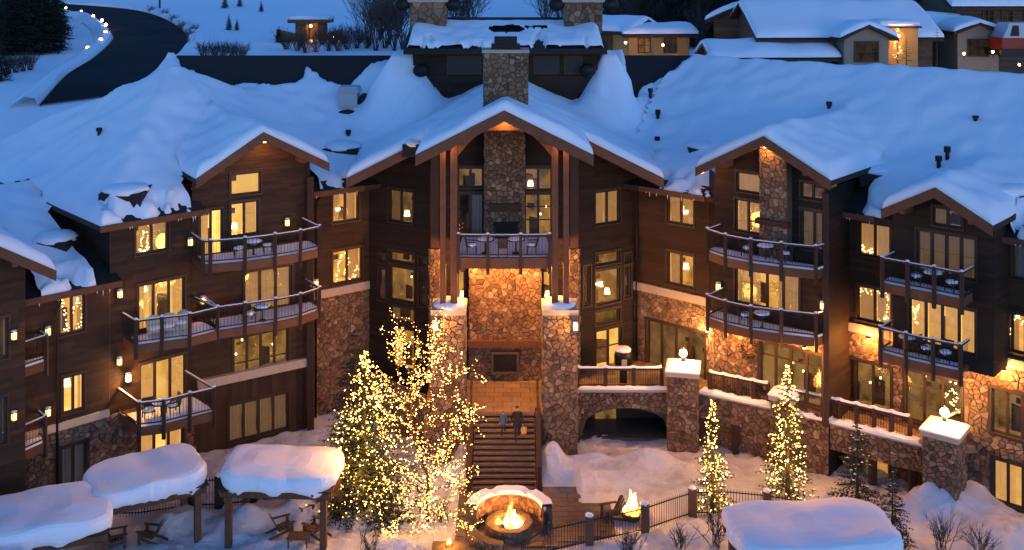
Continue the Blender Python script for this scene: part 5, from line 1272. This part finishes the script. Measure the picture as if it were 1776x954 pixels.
# ------------------------------------------------------------------ trees
def spruce(h,r,seed,bulbs=0,lev=26,br=9,steps=6,mat=NEEDLE,snow=.0,blen=1.0):
    rnd=random.Random(seed); nd=MB(); tr=MB(); bl=MB(); sn=MB(); tips=[]
    tr.tube([(0,0,-.3),(0,0,h*.5),(0,0,h*.98)],[.035*h*.55+.02,.02*h*.6,.01],7)
    for l in range(lev):
        f=l/(lev-1); z=lerp(h*.07,h*.97,f**.92); R_=r*(1-f)**.85*rnd.uniform(.82,1.12)+.05*r
        for b in range(max(4,int(br*(1-.45*f)))):
            a=rnd.uniform(0,6.283); L=R_*rnd.uniform(.65,1.12); d=Vector((math.cos(a),math.sin(a),0)); dr=rnd.uniform(.10,.38)
            pts=[Vector((0,0,z))+d*L*t-Vector((0,0,L*dr*t*(1.3-.5*t))) for t in [k/steps for k in range(steps+1)]]
            tips.append(pts)
            sd=Vector((-d.y,d.x,0))
            for k in range(1,steps+1):
                p=pts[k]; w_=(.10+.22*L*(1-abs(k/steps-.45)))*blen*.55
                for s in (-1,1):
                    for q in range(2):
                        e=p+(sd*s*rnd.uniform(.7,1.1)+d*rnd.uniform(.3,.9)-Vector((0,0,rnd.uniform(.05,.45))))*w_; m=(p+e)/2; n=(e-p).cross(Vector((rnd.gauss(0,.5),rnd.gauss(0,.5),1))).normalized()*w_*.17
                        nd.add([p,m+n,e,m-n],[(0,1,2,3)])
                if snow and rnd.random()<snow:
                    sn.ball(p+Vector((0,0,.04)),w_*.55,w_*.55,w_*.16,7,4)
                    # a clot of snow lying on the bough
            e=pts[-1]; nd.add([pts[-2]+sd*.04,pts[-2]-sd*.04,e+d*.12*r-Vector((0,0,.03))],[(0,1,2)])
    for k in range(bulbs):
        pts=rnd.choice(tips); t=rnd.uniform(.45,1.02)*steps; i=min(steps-1,int(t)); p=pts[i].lerp(pts[i+1],t-i)+Vector((rnd.gauss(0,.04),rnd.gauss(0,.04),rnd.uniform(0,.08)))
        bl.octa(p,rnd.uniform(.020,.038),1 if rnd.random()<.15 else 0)
    return nd,tr,bl,sn
def plant_spruce(name,x,y,h,r,seed,label,group,bulbs=0,mat=NEEDLE,snow=0,z=None,**k):
    z=ground(x,y) if z is None else z; t=empty(name,(x,y,z)); tag(t,label,'tree',group); nd,tr,bl,sn=spruce(h,r,seed,bulbs,mat=mat,snow=snow,**k)
    tr.build('trunk',BARK,t); nd.build('crown',mat,t,kind='stuff')
    if bulbs: bl.build('string_lights',[BULB,BULB_HI],t,kind='stuff')
    if sn.v: sn.build('snow',SNOW,t,True,'stuff')
    if bulbs>100:
        for q in (.3,.6): plight('string_light_glow',(0,-r*.6,h*q),bulbs*.12,(1,.42,.08),.5,t)
    return t
g=G(632,872,0); plant_spruce('spruce_tree',g.x,g.y,6.9,2.8,1,'broad spruce wound with warm string lights left of the stairs','lit trees',bulbs=1000,lev=34,br=12)
g=G(606,858,0); plant_spruce('spruce_tree',g.x,g.y+1.6,7.2,1.9,2,'dark unlit spruce rising behind the lit spruce at the stone wall','dark spruces',mat=NEEDLE_D,lev=30,br=11)
g=G(1236,887,0); plant_spruce('spruce_tree',g.x,g.y,5.0,1.0,3,'slim lit spruce in front of the terrace arch','lit trees',bulbs=380,lev=34,br=9)
g=G(1366,866,0); plant_spruce('spruce_tree',g.x,g.y,6.1,1.3,4,'tall lit spruce in front of the small terrace pier','lit trees',bulbs=560,lev=36,br=10,snow=.02)
g=G(1487,882,0); plant_spruce('spruce_tree',g.x,g.y,4.0,1.15,5,'dark spruce with snow clots beside the undercroft windows','dark spruces',mat=NEEDLE_D,snow=.05,lev=28)
g=G(1548,962,0); plant_spruce('spruce_tree',g.x,g.y,3.6,1.0,6,'dark spruce at the right end of the foreground shelter','dark spruces',mat=NEEDLE_D,snow=.05,lev=26)
g=G(612,900,0); plant_spruce('evergreen_bush',g.x,g.y,1.5,1.5,31,'low dark evergreen bush at the foot of the lit spruce','dark spruces',mat=NEEDLE_D,lev=14,br=12,snow=.03)
g=G(668,905,0); plant_spruce('evergreen_bush',g.x,g.y,1.2,1.2,32,'low dark evergreen bush between the lit spruce and the lit bare tree','dark spruces',mat=NEEDLE_D,lev=12,br=12,snow=.03)
# bare deciduous tree wound with lights
g=G(742,905,0); TB=Vector((g.x,g.y,ground(g.x,g.y))); t=tag(empty('lit_tree',TB),'bare branching tree wrapped in dense warm string lights by the stairs','tree','lit trees')
rnd=random.Random(12); tb=MB(); bl=MB()
def T3(px,py,dy): return P(px,py,TB.y+dy)-TB
def limb(pts,r0,r1,dens=1.0,twig=2):
    pts=[Vector(q) for q in catmull([tuple(p) for p in pts],5 if twig==2 else 2)]; n=len(pts); rad=[lerp(r0,r1,k/(n-1)) for k in range(n)]; tb.tube(pts,rad,5 if twig==2 else 3)
    for a,b,r in zip(pts,pts[1:],rad):
        m=max(1,int((b-a).length/.075*dens))
        for k in range(m):
            if rnd.random()<.8:
                d=Vector((rnd.gauss(0,1),rnd.gauss(0,1),rnd.gauss(0,1))).normalized()*(r+.04); bl.octa(a.lerp(b,rnd.random())+d*rnd.uniform(.8,2.4),rnd.uniform(.014,.030),1 if rnd.random()<.12 else 0)
    if twig:
        for k in range(1,n):
            if rnd.random()<(.72 if twig==2 else .5):
                d=(pts[k]-pts[k-1]).normalized()*.8+Vector((rnd.gauss(0,.8),rnd.gauss(0,.8),rnd.gauss(.15,.6))); d=d.normalized()*(rnd.uniform(.45,1.15) if twig==2 else rnd.uniform(.2,.5))
                limb([pts[k],pts[k]+d*.5+Vector((0,0,.04)),pts[k]+d],.014 if twig==2 else .008,.004,.6,twig-1)
trunk=[T3(742,915,0),T3(740,870,0),T3(742,830,.05),T3(728,790,.1),T3(714,745,.1),T3(713,700,.1),T3(716,655,.15),T3(722,615,.2),T3(728,590,.2)]
limb(trunk,.085,.015,1.3,2)
for L in ([(714,745,.1),(700,700,-.3),(690,640,-.6),(687,600,-.8),(690,585,-.9)],[(713,700,.1),(735,660,.4),(748,620,.8),(752,585,1.0),(745,565,1.1)],[(714,720,.1),(750,690,-.3),(785,660,-.7),(812,640,-.9)],[(713,690,.1),(738,648,-.5),(756,608,-.9),(759,580,-1.0)],
          [(716,655,.15),(700,625,.6),(694,600,.9)],[(714,740,.1),(680,725,.5),(655,700,.9)],[(716,745,.1),(760,725,.6),(800,712,1.0),(818,720,1.2)],[(728,790,.1),(765,765,-.6),(795,745,-1.1),(805,725,-1.2)],
          [(728,790,.1),(690,775,-.6),(660,752,-1.0)],[(742,830,.05),(780,812,.5),(812,790,.9)],[(741,850,0),(700,838,-.6),(668,850,-.9),(655,872,-1.0)],[(741,850,0),(780,845,-.6),(812,862,-1.0),(820,890,-1.2)],
          [(741,862,0),(715,880,-.9),(690,905,-1.3),(682,928,-1.4)],[(741,862,0),(765,885,-.9),(800,905,-1.2),(822,922,-1.3)],[(742,865,0),(742,890,-.9),(735,915,-1.2)],[(728,785,.1),(748,800,-.6),(770,830,-.9),(790,850,-1)],[(713,700,.1),(690,690,.7),(668,668,1.1),(655,650,1.2)],[(742,845,0),(720,830,.8),(690,812,1.2)],[(742,835,0),(760,800,.9),(775,770,1.2)]):
    limb([T3(*q) for q in L],.03,.006,1.0)
tb.build('trunk',BARK,t,True); bl.build('string_lights',[BULB,BULB_HI],t,kind='stuff')
for q in ((715,600,.2),(720,690,.3)): plight('string_light_glow',T3(*q),200,(1,.42,.08),.5,t)
# bare shrubs
def shrub_mesh(seed,h=1.4,n=16,sp=.8,depth=2):
    rnd=random.Random(seed); mb=MB()
    def grow(p,d,L,r,lv):
        q=p+d*L*.5+Vector((rnd.gauss(0,.05),rnd.gauss(0,.05),0))*L; e=p+d*L+Vector((rnd.gauss(0,.1),rnd.gauss(0,.1),.05))*L; mb.tube([p,q,e],[r,r*.75,r*.5],3,cap=False)
        if lv:
            for k in range(3):
                dd=(d+Vector((rnd.gauss(0,.4),rnd.gauss(0,.4),rnd.gauss(.1,.3)))).normalized(); grow(p.lerp(e,rnd.uniform(.45,1)),dd,L*rnd.uniform(.4,.7),r*.6,lv-1)
    for k in range(n):
        a=rnd.uniform(0,6.28); d=Vector((math.cos(a)*sp*rnd.random(),math.sin(a)*sp*rnd.random(),1)).normalized(); grow(Vector((rnd.gauss(0,.12),rnd.gauss(0,.12),-.1)),d,h*rnd.uniform(.4,.65),.012+.006*h,depth)
    return mb.mesh('stems',TWIG)
def shrub(p,seed,h,label,n=16,sp=.8,grp='bare shrubs in the snow',me=None,rz=0):
    t=empty('bare_shrub',p,rz); tag(t,label,'shrub',grp); o=link('stems',me or shrub_mesh(seed,h,n,sp),t); o['kind']='stuff'; return o.data
for px,py,h,sd,lab in ((1240,945,1.7,1,'bare twiggy shrub left of the foreground shelter snow'),(1180,948,1.2,2,'small bare shrub in front of the fence'),(1635,958,1.8,3,'bare twiggy shrub right of the small dark spruce'),(1700,960,1.5,4,'bare shrub at the lower right corner'),(640,965,1.3,5,'bare shrub in front of the lit tree'),(765,905,1.1,6,'bare shrub at the base of the lit tree'),(1090,965,1.5,7,'thin bare shrub beside the fence post')):
    g=G(px,py,0); shrub(Vector((g.x,g.y,ground(g.x,g.y))),sd,h,lab)
# ------------------------------------------------------------------ people (one continuous body each)
def capsule(mb,a,b,r0,r1,n=10):
    a,b=Vector(a),Vector(b); d=(b-a); mb.tube([a-d.normalized()*r0*.7,a-d.normalized()*r0*.35,a,b,b+d.normalized()*r1*.35,b+d.normalized()*r1*.7],[r0*.35,r0*.85,r0,r1,r1*.85,r1*.35],n)
def person(p,rz,h,label,coat,trous,hat,hatcol,stride=.2,bag=False):
    s=h/1.75; mb=MB()
    hip=.93; sh=1.43
    for k,sd in ((-1,stride),(1,-stride)):
        hp=(k*.09,0,hip); kn=(k*.10,-sd*.5-.03,.5); an=(k*.10,-sd*.9+.05,.09); capsule(mb,hp,kn,.095,.065); capsule(mb,kn,an,.062,.045); capsule(mb,an,(k*.11,an[1]-.17,.045),.045,.035)
        so_=(k*.19,0,sh-.02); el=(k*.27,sd*.35+.03,1.14); wr=(k*.26,sd*.6-.06,.90); capsule(mb,so_,el,.07,.055); capsule(mb,el,wr,.052,.038)
        hd=Vector(wr)+Vector((0,-.02,-.07)); capsule(mb,wr,hd,.035,.038)
        for f in range(4): q=hd+Vector((k*.0,-.03+.02*f,-.03)); capsule(mb,q,q+Vector((k*-.012,-.012,-.055-.012*(f in (1,2)))),.011,.009,6)
        capsule(mb,hd+Vector((k*-.02,-.03,.02)),hd+Vector((k*-.03,-.055,-.03)),.011,.009,6)
    for z0,z1,r0,r1 in ((.86,1.05,.155,.15),(1.05,1.25,.15,.17),(1.25,1.42,.17,.13)): capsule(mb,(0,0,z0),(0,0,z1),r0,r1,12)
    capsule(mb,(-.16,0,1.40),(.16,0,1.40),.085,.085); capsule(mb,(0,0,1.44),(0,-.01,1.56),.055,.052)
    mb.ball((0,-.015,1.64),.075,.095,.115,12,8); mb.ball((0,-.11,1.63),.016,.022,.022,6,4); mb.ball((0,-.085,1.585),.04,.03,.03,8,5)
    for k in (-1,1): mb.ball((k*.077,0,1.635),.014,.026,.033,6,4); 
    t=empty('person',p,R(rz)); t.scale=(s,s,s); tag(t,label,'person','people in the courtyard')
    me=mb.mesh('body',[coat,trous,M('skin',(.45,.26,.18),.6,.1,5,0),M('boots',(.03,.025,.022),.6,.2,5,0)]); o=link('body',me,t)
    m=o.modifiers.new('r','REMESH'); m.mode='VOXEL'; m.voxel_size=.0105; sm=o.modifiers.new('s','SMOOTH'); sm.iterations=3; sm.factor=.4
    dg=bpy.context.evaluated_depsgraph_get(); me2=bpy.data.meshes.new_from_object(o.evaluated_get(dg)); o.modifiers.clear(); o.data=me2
    while len(me2.materials)<4: me2.materials.append(me.materials[len(me2.materials)])
    for k in range(4): me2.materials[k]=me.materials[k]
    idx=[]
    for f in me2.polygons:
        c=f.center; idx.append(3 if c.z<.14 else 2 if (c.z>1.52 or (abs(c.x)>.2 and c.z<.90)) else 1 if c.z<.80 and abs(c.x)<.22 else 0)
    me2.polygons.foreach_set('material_index',idx); me2.polygons.foreach_set('use_smooth',[True]*len(idx)); me2.update()
    co=MB(); co.lathe((0,0,.74),[(.21,0),(.20,.15),(.175,.34),(.185,.52),(.16,.66),(.08,.74)],16); c=co.build('jacket',coat,t,True); c.scale=(1.05,.85,1)
    hm=MB(); hm.ball((0,0,1.70),.09,.105,.085,12,8); hm.build('hat',hatcol,t,True)
    ey=MB()
    for k in (-1,1): ey.ball((k*.03,-.103,1.65),.009,.006,.007,6,4)
    ey.build('eyes',bpy.data.materials['boots'],t)
    if bag:
        t2=empty('carrier_bag',Vector(p)+Vector((.34*s,-.05,.35))); tag(t2,'small amber bag held by the adult on the stairs','bag'); MB().hexa([(-.12,-.06,0),(.12,-.06,0),(.12,.06,0),(-.12,.06,0)],[(-.14,-.05,.3),(.14,-.05,.3),(.14,.05,.3),(-.14,.05,.3)]).build('bag_body',M('bag',(.5,.28,.08),.7),t2); MB().tube([(-.08,0,.3),(-.05,0,.42),(.05,0,.42),(.08,0,.3)],.01,5).build('handle',BRACKET,t2)
    return t
def on_stair(px,k): 
    y=51.0-k*.215-.1; return Vector(((px-CX)/F*y,y,TZ-k*TZ/NS-.004))
CB=M('blue_jacket',(.05,.10,.17),.8,.2,6,.2); CD=M('dark_coat',(.022,.02,.018),.85,.3,6,.2); CT=M('dark_trousers',(.03,.03,.035),.85,.2,6,.2); HB=M('blue_hat',(.10,.14,.40),.9,.2,8,.2); HL=M('pale_hat',(.55,.42,.34),.9,.2,8,.2); HK=M('brown_hair',(.06,.035,.02),.9,.2,8,.2)
person(on_stair(873,4),0,1.12,'child in a blue jacket and hat walking down the stairs',CB,CT,HB,HB,.22)
person(on_stair(897,5),8,1.62,'adult in a long dark coat walking on the stairs',CD,CT,HK,HK,.2,bag=True)
g=G(945,929,0); person(Vector((g.x,g.y,.05)),150,1.15,'child in a dark coat and pale hat standing by the fire pit',CD,CT,HL,HL,.06)
# ------------------------------------------------------------------ background
def bhouse(name,x,y,z,lx,ly,h,pitch,rz,wallm,label,win=(),th=.45,ov=.7,gables=True):
    t=empty(name,(x,y,z),R(rz)); tag(t,label,'house','houses on the hill behind the lodge')
    hy=ly/2; rise=pitch*hy; mb=MB(); mb.box(-lx/2,lx/2,-hy,hy,-6,h); mb.add([(-lx/2,-hy,h),(-lx/2,hy,h),(-lx/2,0,h+rise),(lx/2,-hy,h),(lx/2,hy,h),(lx/2,0,h+rise)],[(0,2,1),(3,4,5)]); mb.build('wall',wallm,t)
    for s in (-1,1):
        mb=MB(); A=[(-lx/2-ov,s*(hy+ov),h-pitch*ov),(lx/2+ov,s*(hy+ov),h-pitch*ov),(lx/2+ov,0,h+rise),(-lx/2-ov,0,h+rise)]
        mb.hexa([(a,b,c) for a,b,c in A],[(a,b,c+.22) for a,b,c in A]); mb.build('roof',TIMBER_D,t)
    nx_,ny_=max(10,int(lx/.4)),max(10,int(ly/.4)); mb=MB(); id_={}
    X=[-lx/2-ov+(lx+2*ov)*i/nx_ for i in range(nx_+1)]; Yv=[-hy-ov+(ly+2*ov)*j/ny_ for j in range(ny_+1)]
    X=[X[0],X[0]+.05,X[0]+.15]+X[1:-1]+[X[-1]-.15,X[-1]-.05,X[-1]]; Yv=[Yv[0],Yv[0]+.05,Yv[0]+.15]+Yv[1:-1]+[Yv[-1]-.15,Yv[-1]-.05,Yv[-1]]
    for j,yy in enumerate(Yv):
        for i,xx in enumerate(X):
            e=min(xx-X[0],X[-1]-xx,yy-Yv[0],Yv[-1]-yy); q=min(1,e/.4); zz=h+rise-pitch*math.sqrt(yy*yy+.35)+.22+.14; hh=th*(1+.4*noise.noise(Vector((xx*.4+x,yy*.4,1))))*math.sqrt(1-(1-q)**2)
            id_[i,j]=len(mb.v); mb.v.append((xx,yy,zz+hh))
    for j in range(len(Yv)-1):
        for i in range(len(X)-1): mb.f.append((id_[i,j],id_[i+1,j],id_[i+1,j+1],id_[i,j+1])); mb.m.append(0)
    mb.build('roof_snow',SNOW,t,True,'stuff')
    for face,u,zz,wd,hg,rm in win:
        mb=MB(); fr=MB()
        if face=='f':
            mb.box(u-wd/2,u+wd/2,-hy-.05,-hy-.02,zz,zz+hg)
            for q in ((u-wd/2-.1,u-wd/2,zz,zz+hg),(u+wd/2,u+wd/2+.1,zz,zz+hg),(u-wd/2-.1,u+wd/2+.1,zz+hg,zz+hg+.1),(u-wd/2-.1,u+wd/2+.1,zz-.1,zz),(u-.05,u+.05,zz,zz+hg),(u-wd/2,u+wd/2,zz+hg*.5-.03,zz+hg*.5+.03)): fr.box(q[0],q[1],-hy-.10,-hy-.055,q[2],q[3])
        else:
            sx=-1 if face=='l' else 1; xx=sx*lx/2; mb.box(min(xx+sx*.02,xx+sx*.05),max(xx+sx*.02,xx+sx*.05),u-wd/2,u+wd/2,zz,zz+hg)
            for q in ((u-wd/2-.1,u-wd/2,zz-.1,zz+hg+.1),(u+wd/2,u+wd/2+.1,zz-.1,zz+hg+.1),(u-wd/2,u+wd/2,zz+hg,zz+hg+.1),(u-wd/2,u+wd/2,zz-.1,zz),(u-.05,u+.05,zz,zz+hg),(u-wd/2,u+wd/2,zz+hg*.5-.03,zz+hg*.5+.03)): fr.box(min(xx+sx*.055,xx+sx*.1),max(xx+sx*.055,xx+sx*.1),q[0],q[1],q[2],q[3])
        w_=fr.build('window',FRAME,t); mb.build('pane',ROOMS[rm],w_)
    return t
CREAM=M('cream_stucco',(.30,.22,.15),.9,.15,2,.3); OCHRE=M('ochre_stucco',(.42,.24,.08),.9,.15,2,.3); BWOOD=wood('house_wood',(.10,.06,.035))
def HP(px,py,Y): p=P(px,py,Y); return p
# house one: long roof, cross gable, low porch roof
p=P(1450,100,88); bhouse('house',p.x,90.5,17.2,14.2,9.5,1.5,.52,3,BWOOD,'cream house with a long snowy roof and yellow lit side wall',win=(('f',-3.4,.2,1.0,1.0,'k'),('f',-1.6,.2,1.0,1.0,'k')))
p=P(1499,90,83.5); bhouse('house',p.x,86.0,17.0,5.2,3.6,1.75,.48,93,CREAM,'cream gable wing with a dark framed square window',win=(('l',0,-.1,1.8,1.5,'k'),),ov=.6)
p=P(1365,90,84); bhouse('house',p.x-1.2,86,16.1,9.5,4.2,1.0,.42,4,BWOOD,'low snow covered porch wing left of the cream house',ov=.6)
p=P(1290,60,92); bhouse('house',p.x,94,18.2,3.0,4.0,1.6,.5,70,BWOOD,'small dark gable at the left end of the cream house')
ym=P(1564,80,84.5); t=tag(empty('lit_annex',(ym.x,86.2,17)),'ochre side wall of the cream house lit yellow by a lamp','annex'); MB().box(-1.5,1.5,-1.2,1.2,-5,2.45).build('wall',OCHRE,t); b=MB(); b.box(-1.7,1.7,-1.5,1.5,2.45,2.6); b.build('roof',TIMBER_D,t); b=snow_blob(1.8,1.5,.4,3,24).build('snow',SNOW,t,True); b.location=(0,0,2.65)
def hill_lamp(p,label,w=60,name='hill_lantern',r=.09,grp='lanterns on the hill',gm=None):
    t=empty(name,p); tag(t,label,'lantern',grp); MB().ball((0,0,0),r,r,r*1.2,8,6).build('globe',gm or LANT_HI,t,True); MB().lathe((0,0,r),[(r*1.3,0),(r*.3,r)],8).build('hood',BRACKET,t); MB().tube([(0,0,-r),(0,0,-.55)],.02,5).build('stem',BRACKET,t); plight('lantern_light',(0,0,0),w,(1,.46,.12),r,t)
hill_lamp(P(1556,62,84.6)+Vector((0,-.3,0)),'lamp shining on the ochre wall behind the roof',1600)
p=P(1557,104,83.6); plant_spruce('spruce_tree',p.x,p.y,2.5,.55,21,'small lit spruce against the yellow lit wall','lit trees',bulbs=60,lev=14,br=6,steps=4,z=p.z)
p=P(1572,106,83.2); plant_spruce('spruce_tree',p.x,p.y,1.9,.55,22,'small dark spruce beside the yellow lit wall','dark spruces',lev=12,br=6,steps=4,z=p.z,mat=NEEDLE_D)
p=P(1625,110,84); plant_spruce('spruce_tree',p.x,p.y,2.8,.8,23,'dark spruce between the two upper right houses','dark spruces',lev=12,br=6,steps=4,z=p.z,mat=NEEDLE_D)
# house two
p=P(1712,60,95); bhouse('house',p.x+2,98,18.6,11,8,2.4,.5,2,BWOOD,'dark timber house in the upper right corner',win=(('f',-2.5,1.0,.9,1.0,'k'),('f',-.8,1.0,.9,1.0,'k'),('f',1.2,1.0,.9,1.0,'k')))
p=P(1697,80,88); bhouse('house',p.x,90,17.3,4.2,3.4,1.6,.4,88,CREAM,'small gabled garage with a rounded snow cap',win=(('l',0,-.3,1.6,1.3,'k'),),ov=.5)
p=P(1632,75,92); bhouse('house',p.x,94,17.2,3.6,3.5,1.8,.55,0,BWOOD,'narrow snowy lean-to between the upper right houses')
hill_lamp(P(1672,93,85),'round lamp left of the small garage',110); hill_lamp(P(1722,90,85),'round lamp right of the small garage',110); hill_lamp(P(1768,112,82),'amber lamp at the upper right edge',200)
RED=M('red_paint',(.25,.02,.015),.45,.15,3,0); t=tag(empty('snow_groomer',P(1760,96,86)),'red snow vehicle with a slanted grey cab at the right edge','vehicle')
MB().box(-1.6,2.2,-1.2,1.2,.5,1.5).build('body',RED,t); b=MB(); b.hexa([(-1.5,-1.15,1.5),(1.8,-1.15,1.5),(1.8,1.15,1.5),(-1.5,1.15,1.5)],[(-.9,-1.0,2.7),(1.8,-1.0,2.7),(1.8,1.0,2.7),(-.9,1.0,2.7)]); b.build('cab',bpy.data.materials['galvanised'],t)
b=MB(); b.hexa([(-.9,-1.2,1.65),(-.2,-1.2,1.65),(-.2,-1.14,1.65),(-.9,-1.14,1.65)],[(-.65,-1.09,2.5),(-.2,-1.09,2.5),(-.2,-1.02,2.5),(-.65,-1.02,2.5)]); b.build('window',BRACKET,t)
for s in (-1,1): b=MB(); b.box(-1.8,2.3,s*1.2-.3,s*1.2+.3,0,.6); b.build('track',BRACKET,t)
# house three, amber lit walls behind the clerestory
p=P(1075,80,96); bhouse('house',p.x-.4,99,16.6,6.5,4.2,2.0,.42,-38,OCHRE,'amber lit house behind the clerestory with a snowy sloping roof',win=(('f',.8,.2,1.0,1.4,'k'),('f',-1.2,.2,1.0,1.4,'d')))
p=P(1140,82,95); bhouse('house',p.x,97,16.7,5.6,4,1.6,.25,5,OCHRE,'low amber lit wing right of the clerestory',win=(('f',-1.4,.1,1.0,1.2,'d'),('f',1.0,.1,1.0,1.2,'k')))
hill_lamp(P(1085,74,91.5),'lamp lighting the amber house wall',1300); hill_lamp(P(1150,78,91.5),'lamp lighting the low amber wing',1000)
# hut beside the road
p=HG(541,70); t=tag(empty('gate_hut',p),'small lit hut with a flat snowy roof on the hillside','hut')
MB().box(-1.7,-.35,-1.2,1.2,-.3,2.1).build('side_wall',BWOOD,t); MB().box(.9,1.6,-1.2,1.2,-.3,2.1).build('side_wall',BWOOD,t); MB().box(-.349,.899,.9,1.2,-.3,2.1).build('back_wall',OCHRE,t)
MB().box(-2.5,2.3,-1.8,1.6,2.1,2.5).build('roof',TIMBER,t); b=snow_blob(2.5,1.7,.38,9,24).build('snow',SNOW,t,True); b.location=(0,0,2.55)
for s in (-1,1): b=MB(); b.hexa([(s*1.7,-1.3,-.3),(s*3.8,-1.8,-.3),(s*3.8,-1.5,-.3),(s*1.7,-1,-.3)],[(s*1.7,-1.3,.9),(s*3.8,-1.8,1.4),(s*3.8,-1.5,1.4),(s*1.7,-1,.9)]); b.build('wing_wall',STONE,t)
hill_lamp(p+Vector((.1,-1.2,1.75)),'bright lamp in the hillside hut',1200,r=.13); hill_lamp(p+Vector((2.9,-2.4,.5)),'small spotlight beside the hillside hut',30,r=.07)
# lanterns along the road
for k,(px,py) in enumerate([(73,12),(114,17),(141,24),(162,32),(177,40),(184,48),(183,61),(175,75),(152,90)]):
    g=HG(px,py+5); mbn=['farthest','eighth','seventh','sixth','fifth','fourth','third','second','nearest'][k]
    hill_lamp(g+Vector((0,0,.75)),'%s of the row of small lamps along the hill road%s'%(mbn,'' if mbn in('farthest','nearest') else ' counting up from the bend'),160,r=.17,gm=LANT_RD,grp='lamps along the hill road')
# conifers and bare trees on the hill
nd,tr,_,_=spruce(12,2.9,41,lev=26,br=9,steps=5); CN=[]
for sd,hh,rr in ((41,12,2.9),(42,10,2.6)):
    nd,tr,_,_=spruce(hh,rr,sd,lev=36,br=15,steps=5,blen=2.0); CN.append((nd.mesh('crown',NEEDLE_D),tr.mesh('trunk',BARK)))
rnd=random.Random(77); HILL=[]
def conifer(p,s,label,grp):
    c=rnd.choice(CN); t=empty('pine_tree',p,rnd.uniform(0,6)); t.scale=(s,s,s*rnd.uniform(.9,1.15)); tag(t,label,'tree',grp); link('trunk',c[1],t); q=link('crown',c[0],t); q['kind']='stuff'
for px,py,s in ((8,96,.75),(28,92,.8),(50,94,.85),(72,92,.8),(92,88,.7),(15,70,.9),(40,64,.95),(64,60,.95),(84,58,.85),(5,50,1),(30,44,1),(58,40,1),(100,68,.6),(2,140,.32)):
    conifer(HG(px,py),s,'dark pine in the clump above the snow bank at the upper left','pines at the upper left')
for px,py,s,lab in ((397,52,.17,'tiny pine left of the pair on the open snow slope'),(411,53,.14,'tiny pine right of the pair on the open snow slope'),(390,14,.2,'tiny pine at the top edge above the pair'),(416,12,.18,'tiny pine at the top edge right of the pair'),(453,20,.14,'lone tiny pine on the open slope'),(484,74,.2,'tiny pine left of the hillside hut')):
    conifer(HG(px,py),s,lab,'tiny pines on the slope')
for k in range(40):
    px=rnd.uniform(1052,1285); py=rnd.uniform(12,84); conifer(HG(px,py),rnd.uniform(.45,.9),'dark pine in the wood behind the amber house','pines behind the amber house')
for k in range(12):
    px=rnd.uniform(1600,1800); py=rnd.uniform(5,40); conifer(HG(px,py)+Vector((0,18,0)),rnd.uniform(.6,1),'dark pine behind the upper right houses','pines behind the right houses')
SM=[shrub_mesh(61,2.2,34,.7,2),shrub_mesh(62,2.0,30,1.0,2),shrub_mesh(63,6.5,18,.45,3)]
def hs(px,py,k,s,label,grp): g=HG(px,py); t=empty('bare_shrub' if k<2 else 'bare_tree',g,rnd.uniform(0,6)); t.scale=(s,s,s); tag(t,label,'shrub' if k<2 else 'tree',grp); o=link('stems' if k<2 else 'branches',SM[k],t); o['kind']='stuff'
for px,py in ((355,104),(372,106),(388,104),(404,105),(418,107)): hs(px,py,0,1.0,'bare shrub in the clump above the dark roof ridge','shrubs above the roof ridge')
for px,py in ((300,40),(315,52),(326,66),(322,82),(285,30),(262,24),(335,58)): hs(px,py,1,.7,'bare brush along the outer bend of the road','brush along the road')
for px,py in ((15,128),(28,126),(40,124),(52,122)): hs(px,py,0,.9,'bare brush on the bank at the left edge','brush at the left edge')
for px,py in ((515,88),(530,92),(548,90),(570,88),(588,88),(603,86),(618,84),(636,84),(560,78),(580,76),(600,74),(622,70),(498,86)): hs(px,py,1,1.15,'bare brush in front of the hillside hut','brush in front of the hut')
for px,py in ((640,80),(660,70),(690,66),(652,88),(668,84),(684,88),(698,86),(676,78),(800,60),(820,60),(785,60),(950,60),(975,58)): hs(px,py,2,1.0,'tall bare tree behind the stone clerestory chimney','bare trees behind the clerestory')
for k in range(26): hs(rnd.uniform(1055,1275),rnd.uniform(30,88),2,rnd.uniform(.7,1.1),'bare tree among the pines behind the amber house','bare trees behind the amber house')
g=HG(277,14); t=tag(empty('utility_pole',g),'dark utility pole beside the hill road','pole'); MB().tube([(0,0,-.3),(0,0,7)],[.16,.12],8).build('shaft',BARK,t); MB().bar((-.9,0,6.4),(.9,0,6.4),.1,.12).build('crossarm',BARK,t)
flush_stones()
